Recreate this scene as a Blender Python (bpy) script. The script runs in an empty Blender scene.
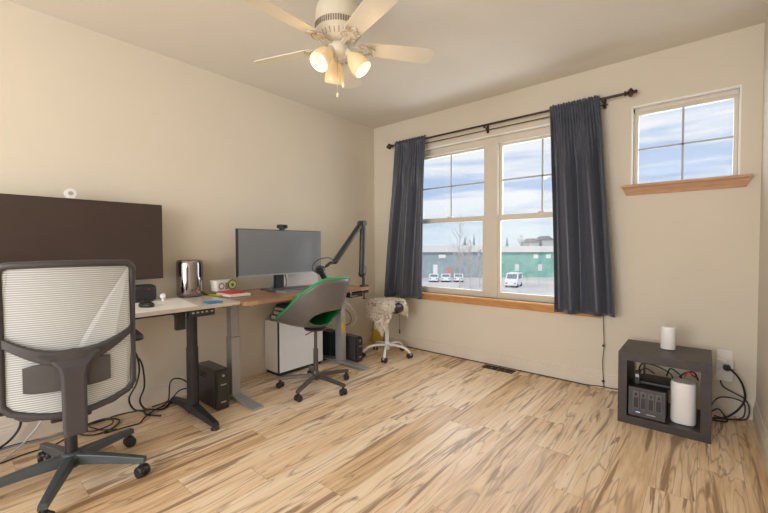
import bpy, bmesh, math, random
from math import sin, cos, pi, radians as R
from mathutils import Vector as V, Matrix, noise
random.seed(7)
sc = bpy.context.scene; COL = sc.collection

# ---------------------------------------------------------------- camera
cd = bpy.data.cameras.new('camera'); cam = bpy.data.objects.new('camera', cd); COL.objects.link(cam)
cd.sensor_width = 36; cd.lens = 378.86 / 768 * 36; cd.clip_start = .02; cd.clip_end = 1200
YAW, PITCH, ROLL = .70377, -.02741, -.00365
F = V((-sin(YAW) * cos(PITCH), cos(YAW) * cos(PITCH), sin(PITCH))); RT = V((cos(YAW), sin(YAW), 0)); UP = RT.cross(F)
r2 = cos(ROLL) * RT + sin(ROLL) * UP; u2 = -sin(ROLL) * RT + cos(ROLL) * UP
cam.matrix_world = Matrix(((r2.x, u2.x, -F.x, 3.2868), (r2.y, u2.y, -F.y, -3.6808), (r2.z, u2.z, -F.z, 1.2277), (0, 0, 0, 1)))
sc.camera = cam
# ---------------------------------------------------------------- world, sun, daylight, exposure
EXPO = 0.1
SKY = 1.0
REAR_FILL = 114.0  # power of the added fill light behind the camera
BULB = 1.1
w = bpy.data.worlds.new('sky'); sc.world = w; w.use_nodes = True
nt = w.node_tree; nt.nodes.clear()
def nd(nt, t, **k):
    n = nt.nodes.new(t)
    for a, b in k.items():
        if a == 'inp':
            for i, v in b.items(): n.inputs[i].default_value = v
        else: setattr(n, a, b)
    return n
tc = nd(nt, 'ShaderNodeTexCoord'); mp = nd(nt, 'ShaderNodeMapping', inp={'Scale': (1.2, 1.2, 11)})
nz = nd(nt, 'ShaderNodeTexNoise', inp={'Scale': 2.1, 'Detail': 7, 'Roughness': .55, 'Distortion': .35})
cr = nd(nt, 'ShaderNodeValToRGB')
cr.color_ramp.elements[0].position = .38; cr.color_ramp.elements[0].color = (.50, .64, .88, 1)
cr.color_ramp.elements[1].position = .55; cr.color_ramp.elements[1].color = (.93, .95, 1.0, 1)
e_ = cr.color_ramp.elements.new(.47); e_.color = (.76, .83, .96, 1)
bg = nd(nt, 'ShaderNodeBackground', inp={'Strength': SKY}); wo = nd(nt, 'ShaderNodeOutputWorld')
L = nt.links.new
sx_ = nd(nt, 'ShaderNodeSeparateXYZ'); L(tc.outputs['Generated'], sx_.inputs[0]); hr = nd(nt, 'ShaderNodeMapRange', inp={'From Min': .0, 'From Max': .13, 'To Min': .75, 'To Max': 0.0}); L(sx_.outputs[2], hr.inputs['Value']); hm = nd(nt, 'ShaderNodeMix', data_type='RGBA'); hm.inputs[7].default_value = (.70, .84, .93, 1); L(hr.outputs[0], hm.inputs[0]); L(cr.outputs[0], hm.inputs[6])
L(tc.outputs['Generated'], mp.inputs['Vector']); L(mp.outputs[0], nz.inputs['Vector']); L(nz.outputs['Fac'], cr.inputs[0]); L(hm.outputs[2], bg.inputs[0]); L(bg.outputs[0], wo.inputs[0])
sd = bpy.data.lights.new('sun', 'SUN'); sd.energy = 1.6; sd.angle = .05; sd.color = (1, .95, .88)
so = bpy.data.objects.new('sun', sd); COL.objects.link(so); so.rotation_euler = V((-.35, .75, -.8)).to_track_quat('-Z', 'Y').to_euler()
def area(name, loc, target, sx, sy, power, col):
    a = bpy.data.lights.new(name, 'AREA'); a.shape = 'RECTANGLE'; a.size = sx; a.size_y = sy; a.energy = power; a.color = col
    o = bpy.data.objects.new(name, a); COL.objects.link(o); o.location = loc
    o.rotation_euler = (V(target) - V(loc)).to_track_quat('-Z', 'Y').to_euler(); return o
# fill light added for brightness, in a made-up opening behind the camera
area('added_rear_fill', (2.15, -6.42, 1.5), (2.0, 0, 1.35), 2.5, 1.7, REAR_FILL, (.98, .97, 1.0))
# daylight entering through the two windows the photo shows (just outside the glass)
area('daylight_main_window', (1.58, .35, 1.55), (1.58, -3, 1.0), 1.8, 1.5, 34, (.90, .94, 1.0))
area('daylight_small_window', (3.14, .30, 2.03), (2.6, -3, .9), .55, .55, 5, (.90, .94, 1.0))
sc.view_settings.view_transform = 'Standard'; sc.view_settings.look = 'None'; sc.view_settings.exposure = EXPO; sc.view_settings.gamma = 1
sc.view_settings.use_curve_mapping = False

# ---------------------------------------------------------------- materials
MATS = {}
def mat(name, col, rough=.5, metal=0, var=.06, scale=8, bump=0, bscale=200, spec=.5, emit=None, alpha=1, sheen=0, trans=0, stretch=(1, 1, 1)):
    if name in MATS: return MATS[name]
    m = bpy.data.materials.new(name); m.use_nodes = True; t = m.node_tree; b = t.nodes['Principled BSDF']
    b.inputs['Roughness'].default_value = rough; b.inputs['Metallic'].default_value = metal; b.inputs['Specular IOR Level'].default_value = spec
    b.inputs['Alpha'].default_value = alpha; b.inputs['Sheen Weight'].default_value = sheen; b.inputs['Transmission Weight'].default_value = trans
    c = nd(t, 'ShaderNodeTexCoord'); mp = nd(t, 'ShaderNodeMapping', inp={'Scale': stretch}); n = nd(t, 'ShaderNodeTexNoise', inp={'Scale': scale, 'Detail': 4})
    r = nd(t, 'ShaderNodeValToRGB')
    r.color_ramp.elements[0].position = .3; r.color_ramp.elements[1].position = .7
    r.color_ramp.elements[0].color = tuple(max(0, x * (1 - var)) for x in col) + (1,)
    r.color_ramp.elements[1].color = tuple(min(1, x * (1 + var)) for x in col) + (1,)
    t.links.new(c.outputs['Object'], mp.inputs[0]); t.links.new(mp.outputs[0], n.inputs['Vector']); t.links.new(n.outputs['Fac'], r.inputs[0]); t.links.new(r.outputs[0], b.inputs['Base Color'])
    if bump:
        n2 = nd(t, 'ShaderNodeTexNoise', inp={'Scale': bscale, 'Detail': 3}); bp = nd(t, 'ShaderNodeBump', inp={'Strength': bump, 'Distance': .002})
        t.links.new(mp.outputs[0], n2.inputs['Vector']); t.links.new(n2.outputs['Fac'], bp.inputs['Height']); t.links.new(bp.outputs[0], b.inputs['Normal'])
    if emit: b.inputs['Emission Color'].default_value = emit[0] + (1,); b.inputs['Emission Strength'].default_value = emit[1]
    MATS[name] = m; return m
WALL = mat('wall_paint', (.70, .64, .53), .85, bump=.25, bscale=90, var=.015, scale=2, spec=.2)
CEIL = mat('ceiling_paint', (.74, .695, .61), .9, bump=.3, bscale=60, var=.015, scale=2, spec=.15)
RWALL = mat('side_wall_paint', (.70, .64, .55), .85, bump=.2, bscale=90, var=.015, scale=2, spec=.2)
TRIMW = mat('white_trim_paint', (.70, .63, .53), .5, var=.02)
VINYL = mat('ivory_vinyl', (.66, .60, .50), .45, var=.02)
DRYW = mat('white_reveal_paint', (.86, .85, .80), .7, var=.02)
OAK = mat('oak_sill', (.64, .33, .13), .4, var=.22, scale=14, stretch=(.6, 8, 8))
MUNT = mat('grille_metal', (.40, .41, .43), .4, var=.02)
CURT = mat('charcoal_curtain', (.046, .056, .080), .36, var=.06, scale=30, bump=.06, bscale=500, sheen=.25, spec=.5)
BRONZE = mat('bronze_rod', (.055, .035, .028), .4, .6, var=.1)
BLK = mat('black_plastic', (.018, .018, .02), .42, var=.1)
BLKG = mat('gloss_black_plastic', (.012, .012, .014), .18, var=.1)
BLKM = mat('black_metal', (.035, .036, .038), .38, .3, var=.1)
GREYF = mat('grey_chair_plastic', (.050, .047, .050), .45, var=.06)
STAR = mat('slate_chair_base', (.055, .068, .075), .4, var=.08)
PAD = mat('lumbar_grey', (.075, .072, .072), .7, var=.1)
WHT = mat('white_plastic', (.80, .79, .76), .4, var=.02)
WHTG = mat('white_gloss', (.84, .84, .82), .2, var=.02)
CORDW = mat('white_cable_rubber', (.62, .64, .68), .5, var=.03)
CHROME = mat('polished_chrome', (.36, .33, .33), .07, 1, var=.03)
STEEL = mat('silver_grey_metal', (.42, .43, .45), .38, .45, var=.05)
DTOPW = mat('reflection_toned_melamine', (.57, .51, .46), .28, var=.05, scale=3)  # white top toned grey-brown, its reflections put into the colour
MATW = mat('pale_desk_mat', (.88, .89, .86), .6, var=.02)
CABW = mat('lit_front_white', (.86, .88, .92), .4, var=.02)  # cabinet front made whiter to paint in the window light
CABS = mat('shaded_side_white', (.80, .79, .76), .45, var=.02)  # same white cabinet, duller to paint in its shaded side
GREEN = mat('green_shell_lining', (.0, .36, .11), .45, var=.08)
SHELL = mat('grey_shell', (.13, .12, .115), .38, var=.06)
GMET = mat('grey_brown_metal', (.10, .088, .08), .35, .4, var=.06)
CUBE = mat('black_brown_wood', (.040, .032, .029), .42, var=.18, scale=10, stretch=(1, 1, 9), spec=.5)
SCRB = mat('brown_black_screen', (.050, .032, .026), .28, var=.05, scale=3)
SCRG = mat('reflection_grey_screen', (.19, .205, .225), .28, var=.05, scale=3)  # grey stands in for reflections on the glossy blank screen
FANW = mat('cream_fan_enamel', (.74, .68, .56), .4, var=.03)
FAND = mat('antique_fan_detail', (.52, .42, .28), .45, var=.2, scale=60)
SHADE = mat('frosted_shade_glass', (.74, .60, .38), .35, var=.03, emit=((1, .60, .25), .22))
BULBM = mat('bulb_glow', (1, .9, .7), .3, emit=((1, .78, .42), 1.8))
TEAL = mat('dark_teal_plastic', (.018, .035, .035), .4)
YEL = mat('yellow_card', (.72, .50, .06), .5, var=.05)
YELT = mat('yellow_tag_plastic', (.80, .50, .02), .5, var=.05)
BLUE = mat('blue_cover', (.01, .25, .60), .45, var=.05)
RED = mat('red_cover', (.65, .02, .03), .45)
LIME = mat('lime_cover', (.38, .45, .04), .5)
DRIVE = mat('grey_drive_tray', (.085, .08, .078), .35, var=.05)
UPSG = mat('ups_grey', (.030, .028, .028), .3, var=.08)
UPST = mat('ups_top_grey', (.085, .08, .08), .3, var=.05)
PAPER = mat('book_paper', (.70, .64, .58), .8, var=.06, scale=60)
BCOV = mat('dark_book_cover', (.05, .05, .07), .5)

def floor_mat():
    m = bpy.data.materials.new('hickory_laminate'); m.use_nodes = True; t = m.node_tree; b = t.nodes['Principled BSDF']; k = t.links.new
    def mth(op, a, bb=None, c=None):
        n = nd(t, 'ShaderNodeMath', operation=op)
        for i, v in enumerate((a, bb, c)):
            if v is None: continue
            if isinstance(v, (int, float)): n.inputs[i].default_value = v
            else: k(v, n.inputs[i])
        return n.outputs[0]
    c = nd(t, 'ShaderNodeTexCoord'); s = nd(t, 'ShaderNodeSeparateXYZ'); k(c.outputs['Object'], s.inputs[0])
    px = mth('DIVIDE', mth('ADD', s.outputs[0], 10.03), .19); ix = mth('FLOOR', px); fx = mth('SUBTRACT', px, ix)
    wn = nd(t, 'ShaderNodeTexWhiteNoise', noise_dimensions='1D'); k(ix, wn.inputs['W'])
    py = mth('ADD', mth('DIVIDE', mth('ADD', s.outputs[1], 20), 1.25), wn.outputs['Value']); iy = mth('FLOOR', py); fy = mth('SUBTRACT', py, iy)
    cb = nd(t, 'ShaderNodeCombineXYZ'); k(ix, cb.inputs[0]); k(iy, cb.inputs[1])
    w2 = nd(t, 'ShaderNodeTexWhiteNoise', noise_dimensions='3D'); k(cb.outputs[0], w2.inputs['Vector'])
    rnd = w2.outputs['Value']
    gv = nd(t, 'ShaderNodeCombineXYZ'); k(mth('ADD', s.outputs[0], mth('MULTIPLY', rnd, 37)), gv.inputs[0]); k(mth('ADD', mth('MULTIPLY', s.outputs[1], .075), mth('MULTIPLY', ix, 3.7)), gv.inputs[1]); k(mth('MULTIPLY', rnd, 11), gv.inputs[2])
    n1 = nd(t, 'ShaderNodeTexNoise', inp={'Scale': 9, 'Detail': 2, 'Roughness': .45, 'Distortion': 1.0}); k(gv.outputs[0], n1.inputs['Vector'])
    rings = mth('PINGPONG', mth('MULTIPLY', n1.outputs['Fac'], 7.5), .5)         # 0..0.5 contour lines
    n2 = nd(t, 'ShaderNodeTexNoise', inp={'Scale': 30, 'Detail': 6, 'Roughness': .65, 'Distortion': .4}); k(gv.outputs[0], n2.inputs['Vector'])
    n3 = nd(t, 'ShaderNodeTexNoise', inp={'Scale': 12, 'Detail': 4, 'Roughness': .55, 'Distortion': 1.7})
    gv2 = nd(t, 'ShaderNodeVectorMath', operation='ADD'); gv2.inputs[1].default_value = (5.3, 8.1, 2.2); k(gv.outputs[0], gv2.inputs[0]); k(gv2.outputs[0], n3.inputs['Vector'])
    base = nd(t, 'ShaderNodeValToRGB'); k(mth('ADD', mth('MULTIPLY', n2.outputs['Fac'], .75), mth('MULTIPLY', rnd, .25)), base.inputs[0])
    el = base.color_ramp.elements; el[0].position = .30; el[0].color = (.60, .39, .20, 1); el[1].position = .72; el[1].color = (.93, .79, .60, 1)
    q = el.new(.5); q.color = (.83, .62, .40, 1)
    rr = nd(t, 'ShaderNodeValToRGB'); k(rings, rr.inputs[0]); e = rr.color_ramp.elements; e[0].position = 0; e[0].color = (1, 1, 1, 1); e[1].position = .14; e[1].color = (0, 0, 0, 1)
    st = nd(t, 'ShaderNodeValToRGB'); k(n3.outputs['Fac'], st.inputs[0]); e = st.color_ramp.elements; e[0].position = .565; e[0].color = (0, 0, 0, 1); e[1].position = .63; e[1].color = (.95, .95, .95, 1)
    f1 = mth('MULTIPLY', rr.outputs[0], mth('ADD', n3.outputs['Fac'], .05)); f2 = mth('MAXIMUM', f1, mth('MULTIPLY', st.outputs[0], mth('ADD', .45, mth('MULTIPLY', n2.outputs['Fac'], .7))))
    mx = nd(t, 'ShaderNodeMix', data_type='RGBA'); k(mth('MINIMUM', f2, .85), mx.inputs[0]); k(base.outputs[0], mx.inputs[6]); mx.inputs[7].default_value = (.25, .13, .058, 1)
    ex = mth('MINIMUM', mth('MULTIPLY', mth('MINIMUM', fx, mth('SUBTRACT', 1, fx)), .19), mth('MULTIPLY', mth('MINIMUM', fy, mth('SUBTRACT', 1, fy)), 1.25))
    gap = mth('LESS_THAN', ex, .0011)
    m2 = nd(t, 'ShaderNodeMix', data_type='RGBA'); k(mth('MULTIPLY', gap, .45), m2.inputs[0]); k(mx.outputs[2], m2.inputs[6]); m2.inputs[7].default_value = (.16, .08, .04, 1)
    k(m2.outputs[2], b.inputs['Base Color']); k(mth('ADD', .30, mth('MULTIPLY', n2.outputs['Fac'], .18)), b.inputs['Roughness']); b.inputs['Specular IOR Level'].default_value = .5
    bp = nd(t, 'ShaderNodeBump', inp={'Strength': .15, 'Distance': .002}); k(n2.outputs['Fac'], bp.inputs['Height']); k(bp.outputs[0], b.inputs['Normal'])
    return m
def wood_top_mat():
    m = bpy.data.materials.new('walnut_butcher_block'); m.use_nodes = True; t = m.node_tree; b = t.nodes['Principled BSDF']; k = t.links.new
    c = nd(t, 'ShaderNodeTexCoord'); mp = nd(t, 'ShaderNodeMapping', inp={'Scale': (14, 1.2, 6)}); n = nd(t, 'ShaderNodeTexNoise', inp={'Scale': 3, 'Detail': 5})
    br = nd(t, 'ShaderNodeTexBrick', inp={'Scale': 1, 'Brick Width': .55, 'Row Height': .05, 'Mortar Size': .0, 'Color1': (.36, .19, .10, 1), 'Color2': (.60, .38, .23, 1)})
    m2 = nd(t, 'ShaderNodeMapping'); m2.inputs['Rotation'].default_value = (0, 0, pi / 2)
    k(c.outputs['Object'], mp.inputs[0]); k(c.outputs['Object'], m2.inputs[0]); k(mp.outputs[0], n.inputs['Vector']); k(m2.outputs[0], br.inputs['Vector'])
    mx = nd(t, 'ShaderNodeMix', data_type='RGBA', blend_type='MULTIPLY'); mx.inputs[0].default_value = .7; k(br.outputs[0], mx.inputs[6])
    r = nd(t, 'ShaderNodeValToRGB'); r.color_ramp.elements[0].color = (.55, .5, .45, 1); r.color_ramp.elements[0].position = .35; r.color_ramp.elements[1].color = (1, 1, 1, 1); k(n.outputs['Fac'], r.inputs[0]); k(r.outputs[0], mx.inputs[7])
    k(mx.outputs[2], b.inputs['Base Color']); b.inputs['Roughness'].default_value = .35
    return m
def mesh_mat():
    m = bpy.data.materials.new('woven_chair_mesh'); m.use_nodes = True; t = m.node_tree; b = t.nodes['Principled BSDF']; k = t.links.new
    c = nd(t, 'ShaderNodeTexCoord'); wv = nd(t, 'ShaderNodeTexWave', bands_direction='Z', inp={'Scale': 32, 'Distortion': .6, 'Detail': 1}); k(c.outputs['Object'], wv.inputs['Vector'])
    r = nd(t, 'ShaderNodeValToRGB'); r.color_ramp.elements[0].color = (.36, .38, .38, 1); r.color_ramp.elements[1].color = (.82, .86, .87, 1); k(wv.outputs['Fac'], r.inputs[0]); k(r.outputs[0], b.inputs['Base Color'])
    b.inputs['Roughness'].default_value = .6
    tr = nd(t, 'ShaderNodeBsdfTransparent'); tl = nd(t, 'ShaderNodeBsdfTranslucent'); k(r.outputs[0], tl.inputs[0]); m1 = nd(t, 'ShaderNodeMixShader', inp={0: .2}); m2 = nd(t, 'ShaderNodeMixShader', inp={0: .14})
    k(b.outputs[0], m1.inputs[1]); k(tl.outputs[0], m1.inputs[2]); k(m1.outputs[0], m2.inputs[1]); k(tr.outputs[0], m2.inputs[2]); k(m2.outputs[0], t.nodes['Material Output'].inputs[0])
    return m
def glass_mat():
    m = bpy.data.materials.new('window_glass'); m.use_nodes = True; t = m.node_tree; k = t.links.new
    tr = nd(t, 'ShaderNodeBsdfTransparent', inp={'Color': (.97, .98, .98, 1)}); gl = nd(t, 'ShaderNodeBsdfGlossy', inp={'Roughness': .02}); mx = nd(t, 'ShaderNodeMixShader', inp={0: .05})
    k(tr.outputs[0], mx.inputs[1]); k(gl.outputs[0], mx.inputs[2]); k(mx.outputs[0], t.nodes['Material Output'].inputs[0]); return m
def fur_mat():
    m = mat('sheepskin', (.62, .52, .38), .9, var=.35, scale=38, spec=.1); r = m.node_tree.nodes['Color Ramp']
    r.color_ramp.elements[0].position = .34; r.color_ramp.elements[0].color = (.42, .28, .16, 1); r.color_ramp.elements[1].position = .50; r.color_ramp.elements[1].color = (.82, .77, .68, 1); return m
FLOOR = floor_mat(); WOODT = wood_top_mat(); MESHM = mesh_mat(); GLASS = glass_mat(); FUR = fur_mat()

# ---------------------------------------------------------------- mesh builder
class MB:
    def __init__(s): s.v = []; s.f = []; s.sm = []
    def add(s, vs, fs, smooth=False, M=None):
        n = len(s.v); s.v += [tuple(M @ V(p)) if M else tuple(p) for p in vs]; s.f += [tuple(i + n for i in f) for f in fs]; s.sm += [smooth] * len(fs); return s
    def box(s, x0, x1, y0, y1, z0, z1, M=None):
        return s.add([(x, y, z) for x in (x0, x1) for y in (y0, y1) for z in (z0, z1)], [(0, 1, 3, 2), (4, 6, 7, 5), (0, 4, 5, 1), (2, 3, 7, 6), (0, 2, 6, 4), (1, 5, 7, 3)], M=M)
    def loft(s, rings, cap=True, closed=True, smooth=True, M=None):
        n = len(rings[0]); vs = [p for r in rings for p in r]; fs = []
        for i in range(len(rings) - 1):
            for j in range(n if closed else n - 1):
                a = i * n + j; b = i * n + (j + 1) % n; fs.append((a, b, b + n, a + n))
        s.add(vs, fs, smooth, M)
        if cap:
            s.add(rings[0], [tuple(range(n))[::-1]], False, M); s.add(rings[-1], [tuple(range(n))], False, M)
        return s
    def tube(s, pts, r, n=8, cap=True, ry=None):
        pts = [V(p) for p in pts]; rs = r if isinstance(r, (list, tuple)) else [r] * len(pts); rings = []; ref = None
        for i, p in enumerate(pts):
            d = (pts[min(i + 1, len(pts) - 1)] - pts[max(i - 1, 0)]).normalized()
            if ref is None: ref = V((0, 0, 1)) if abs(d.z) < .9 else V((1, 0, 0))
            a = (ref - d * ref.dot(d)).normalized(); b = d.cross(a); ref = a
            q = (ry or 1)
            rings.append([tuple(p + a * (rs[i] * cos(2 * pi * k / n)) + b * (rs[i] * q * sin(2 * pi * k / n))) for k in range(n)])
        return s.loft(rings, cap)
    def cyl(s, p0, p1, r0, r1=None, n=20): return s.tube([p0, p1], [r0, r0 if r1 is None else r1], n)
    def lathe(s, prof, c=(0, 0, 0), n=28, M=None, cap=True):
        return s.loft([[(c[0] + r * cos(2 * pi * k / n), c[1] + r * sin(2 * pi * k / n), c[2] + z) for k in range(n)] for r, z in prof], cap, M=M)
    def prism(s, poly, z0, z1, M=None):
        n = len(poly); vs = [(x, y, z0) for x, y in poly] + [(x, y, z1) for x, y in poly]
        return s.add(vs, [tuple(range(n))[::-1], tuple(range(n, 2 * n))] + [(i, (i + 1) % n, (i + 1) % n + n, i + n) for i in range(n)], M=M)
    def ball(s, c, r, n=14, sc=(1, 1, 1)):
        return s.lathe([(max(1e-4, r * sc[0] * sin(pi * i / n)), -r * sc[2] * cos(pi * i / n)) for i in range(n + 1)], c, n * 2, cap=False)
    def shift(s, d): s.v = [(a + d[0], b + d[1], c + d[2]) for a, b, c in s.v]; return s
def obj(name, mb, m, parent=None, bevel=0, solid=0, sub=0, seg=2, label=None):
    me = bpy.data.meshes.new(name); me.from_pydata(mb.v, [], mb.f)
    bm = bmesh.new(); bm.from_mesh(me); bmesh.ops.recalc_face_normals(bm, faces=bm.faces[:]); bm.to_mesh(me); bm.free()
    me.polygons.foreach_set('use_smooth', mb.sm); me.update()
    o = bpy.data.objects.new(name, me); COL.objects.link(o); me.materials.append(m)
    if parent: o.parent = parent
    if solid: q = o.modifiers.new('solid', 'SOLIDIFY'); q.thickness = solid; q.offset = 0
    if bevel: q = o.modifiers.new('bevel', 'BEVEL'); q.width = bevel; q.segments = seg; q.limit_method = 'ANGLE'; q.angle_limit = R(40)
    if sub: q = o.modifiers.new('sub', 'SUBSURF'); q.levels = sub; q.render_levels = sub
    if label: o['label'] = label
    return o
def thing(name, label, cat, loc=(0, 0, 0), rz=0, group=None):
    o = bpy.data.objects.new(name, None); COL.objects.link(o); o.location = loc; o.rotation_euler = (0, 0, rz); o.empty_display_size = .05
    o['label'] = label; o['category'] = cat
    if group: o['group'] = group
    return o
def one(name, mb, m, label, cat, group=None, **k):
    xs, ys, zs = zip(*mb.v); c = ((min(xs) + max(xs)) / 2, (min(ys) + max(ys)) / 2, min(zs)); mb.shift((-c[0], -c[1], -c[2]))
    o = obj(name, mb, m, **k); o.location = c; o['label'] = label; o['category'] = cat
    if group: o['group'] = group
    return o
def struct(name, mb, m, parent=None, **k):
    o = obj(name, mb, m, parent, **k)
    if not parent: o['kind'] = 'structure'
    return o
def sempty(name, loc=(0, 0, 0)):
    o = bpy.data.objects.new(name, None); COL.objects.link(o); o.location = loc; o['kind'] = 'structure'; return o
def smooth(pts, k=6):
    P = [V(p) for p in pts]; P = [P[0] * 2 - P[1]] + P + [P[-1] * 2 - P[-2]]; out = []
    for i in range(1, len(P) - 2):
        a, b, c, d = P[i - 1:i + 3]
        for j in range(k):
            t = j / k; out.append(.5 * (2 * b + (c - a) * t + (2 * a - 5 * b + 4 * c - d) * t * t + (3 * b - a - 3 * c + d) * t ** 3))
    return out + [P[-2]]
def rrect(w, h, r, n=5):
    o = []
    for cx, cy, a0 in ((w / 2 - r, h / 2 - r, 0), (-w / 2 + r, h / 2 - r, 90), (-w / 2 + r, -h / 2 + r, 180), (w / 2 - r, -h / 2 + r, 270)):
        for i in range(n + 1): a = R(a0 + 90 * i / n); o.append((cx + r * cos(a), cy + r * sin(a)))
    return o
def frame_of(x0, x1, z0, z1, wd, y0, y1, mb=None):
    mb = mb or MB()
    return mb.box(x0, x0 + wd, y0, y1, z0, z1).box(x1 - wd, x1, y0, y1, z0, z1).box(x0 + wd, x1 - wd, y0, y1, z0, z0 + wd).box(x0 + wd, x1 - wd, y0, y1, z1 - wd, z1)

# ---------------------------------------------------------------- room shell
RX, H, YB = 3.571, 2.74, -6.5
struct('floor', MB().box(-.15, RX + .15, YB - .15, .16, -.1, 0), FLOOR)
struct('ceiling', MB().box(-.15, RX + .15, YB - .15, .16, H, H + .12), CEIL)
struct('wall_left', MB().box(-.15, 0, YB - .15, .16, 0, H), WALL)
struct('wall_right', MB().box(RX, RX + .15, YB - .15, .16, 0, H), RWALL)
WX0, WX1, WZ0, WZ1 = .615, 2.548, .685, 2.355
SX0, SX1, SZ0, SZ1 = 2.81, 3.465, 1.712, 2.355
def pierced(holes, y0, y1, x0, x1, cuts):
    mb = MB(); xs = sorted({x0, x1, *[h[0] for h in holes], *[h[1] for h in holes]})
    for a, b in zip(xs, xs[1:]):
        z = 0
        for h in sorted(holes, key=lambda q: q[2]):
            if h[0] <= a and h[1] >= b: mb.box(a, b, y0, y1, z, h[2]); z = h[3]
        mb.box(a, b, y0, y1, z, H)
    return mb
struct('wall_back', pierced([(WX0, WX1, WZ0, WZ1), (SX0, SX1, SZ0, SZ1)], 0, .16, 0, RX, 0), WALL)
struct('wall_front', pierced([(.7, 3.3, .6, 2.4)], YB - .15, YB, 0, RX, 0), WALL)  # hole added for the rear fill light
# baseboards with a stepped moulding profile
def baseboard(name, a, b, n):
    a = V(a); b = V(b); n = V(n); prof = [(0, 0), (.015, 0), (.015, .085), (.012, .092), (.013, .10), (.009, .108), (.010, .122), (.005, .132), (.005, .145), (0, .145)]
    struct(name, MB().loft([[tuple(p + n * d + V((0, 0, z))) for d, z in prof] for p in (a, b)], smooth=False), TRIMW)
baseboard('baseboard_left', (0, YB, 0), (0, 0, 0), (1, 0, 0)); baseboard('baseboard_back', (0, 0, 0), (RX, 0, 0), (0, -1, 0)); baseboard('baseboard_right', (RX, 0, 0), (RX, YB, 0), (-1, 0, 0))

def window(name, x0, x1, z0, z1, units, grid_all, gz=None):
    w_ = sempty(name, ((x0 + x1) / 2, .08, z0)); c = w_.location
    def o(n, mb, m, par=w_, **k): return obj(n, mb.shift((-c.x, -c.y, -c.z)), m, par, **k)
    o('reveal', frame_of(x0 - .002, x1 + .002, z0 - .01, z1 + .002, .012, .002, .155), DRYW)
    fx0, fx1, fz1 = x0 + .012, x1 - .012, z1 - .012
    f = MB(); lo_, hi_ = gz[0], gz[-1]; ua, ub = units[0][0], units[-1][1]; f.box(fx0, fx1, .05, .13, z0, lo_ - (.02 if grid_all else .045)); f.box(fx0, fx1, .05, .13, hi_ + .022, fz1); f.box(fx0, ua - .022, .05, .13, z0, fz1); f.box(ub + .022, fx1, .05, .13, z0, fz1)
    for (a, b), (c_, d_) in zip(units, units[1:]): f.box(b + .028, c_ - .028, .045, .13, z0, fz1)
    o('window_frame', f, VINYL, bevel=.003)
    for a, b in units:
        if grid_all:
            gz0, gz1 = gz; o('sash', frame_of(a - .03, b + .03, gz0 - .03, gz1 + .03, .03, .06, .1), VINYL, bevel=.003)
            o('glass_pane', MB().box(a - .005, b + .005, .078, .083, gz0 - .005, gz1 + .005), GLASS)
            mx, mz = (a + b) / 2, (gz0 + gz1) / 2; o('grille', MB().box(mx - .007, mx + .007, .071, .077, gz0, gz1).box(a, b, .071, .077, mz - .007, mz + .007), MUNT)
        else:
            lo, m0, m1, hi = gz
            o('upper_sash', frame_of(a - .028, b + .028, m0 + .01, hi + .03, .03, .085, .12), VINYL, bevel=.003)
            ls = MB(); ls.box(a - .028, a, .05, .085, lo - .05, m1).box(b, b + .028, .05, .085, lo - .05, m1).box(a, b, .05, .085, lo - .05, lo).box(a, b, .05, .085, m0, m1)
            s_ = o('lower_sash', ls, VINYL, bevel=.003)
            o('sash_lock', MB().box((a + b) / 2 - .03, (a + b) / 2 + .03, .052, .075, m1, m1 + .012), VINYL, bevel=.003)
            o('glass_pane', MB().box(a - .004, b + .004, .1, .104, m1 - .02, hi + .004), GLASS); o('glass_pane', MB().box(a - .004, b + .004, .066, .07, lo - .004, m0 + .004), GLASS)
            mx, mz = (a + b) / 2, 1.9; o('grille', MB().box(mx - .008, mx + .008, .092, .099, m1, hi).box(a, b, .092, .099, mz - .008, mz + .008), MUNT)
    return w_
window('window_1', WX0, WX1, WZ0, WZ1, [(.684, 1.486), (1.683, 2.483)], False, (.75, 1.49, 1.545, 2.25))
window('window_2', SX0, SX1, SZ0, SZ1, [(2.853, 3.428)], True, (1.735, 2.288))
w3 = sempty('added_rear_window', (2, YB - .07, .6)); obj('window_frame', frame_of(-1.29, 1.29, 0, 1.79, .06, -.05, .03).box(-.03, .03, -.05, .03, 0, 1.79), VINYL, w3, bevel=.003)  # unseen window added to hold the rear fill light
def sill(name, x0, x1, z0, z1):
    prof = [(.0, z0), (-.014, z0), (-.022, z0 + .018), (-.036, z0 + .036), (-.046, z0 + .052), (-.056, z1 - .02), (-.066, z1 - .018), (-.07, z1 - .004), (-.066, z1), (.0, z1)]
    rings = []
    for x, s in ((x0, 1), (x1, -1)):
        rings.append([(x + s * (.07 + y) * .55, y, z) for y, z in prof])
    mb = MB().loft(rings, smooth=False); mb.box(x0 + .05, x1 - .05, 0, .05, z1 - .018, z1)
    return struct(name, mb, OAK if name == 'trim_1' else mat('pinkish_wood_sill', (.56, .33, .20), .45, var=.16, scale=14, stretch=(.6, 8, 8)), bevel=.001)
sill('trim_1', .52, 2.64, .603, .687); sill('trim_2', 2.75, 3.53, 1.634, 1.714)

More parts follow.
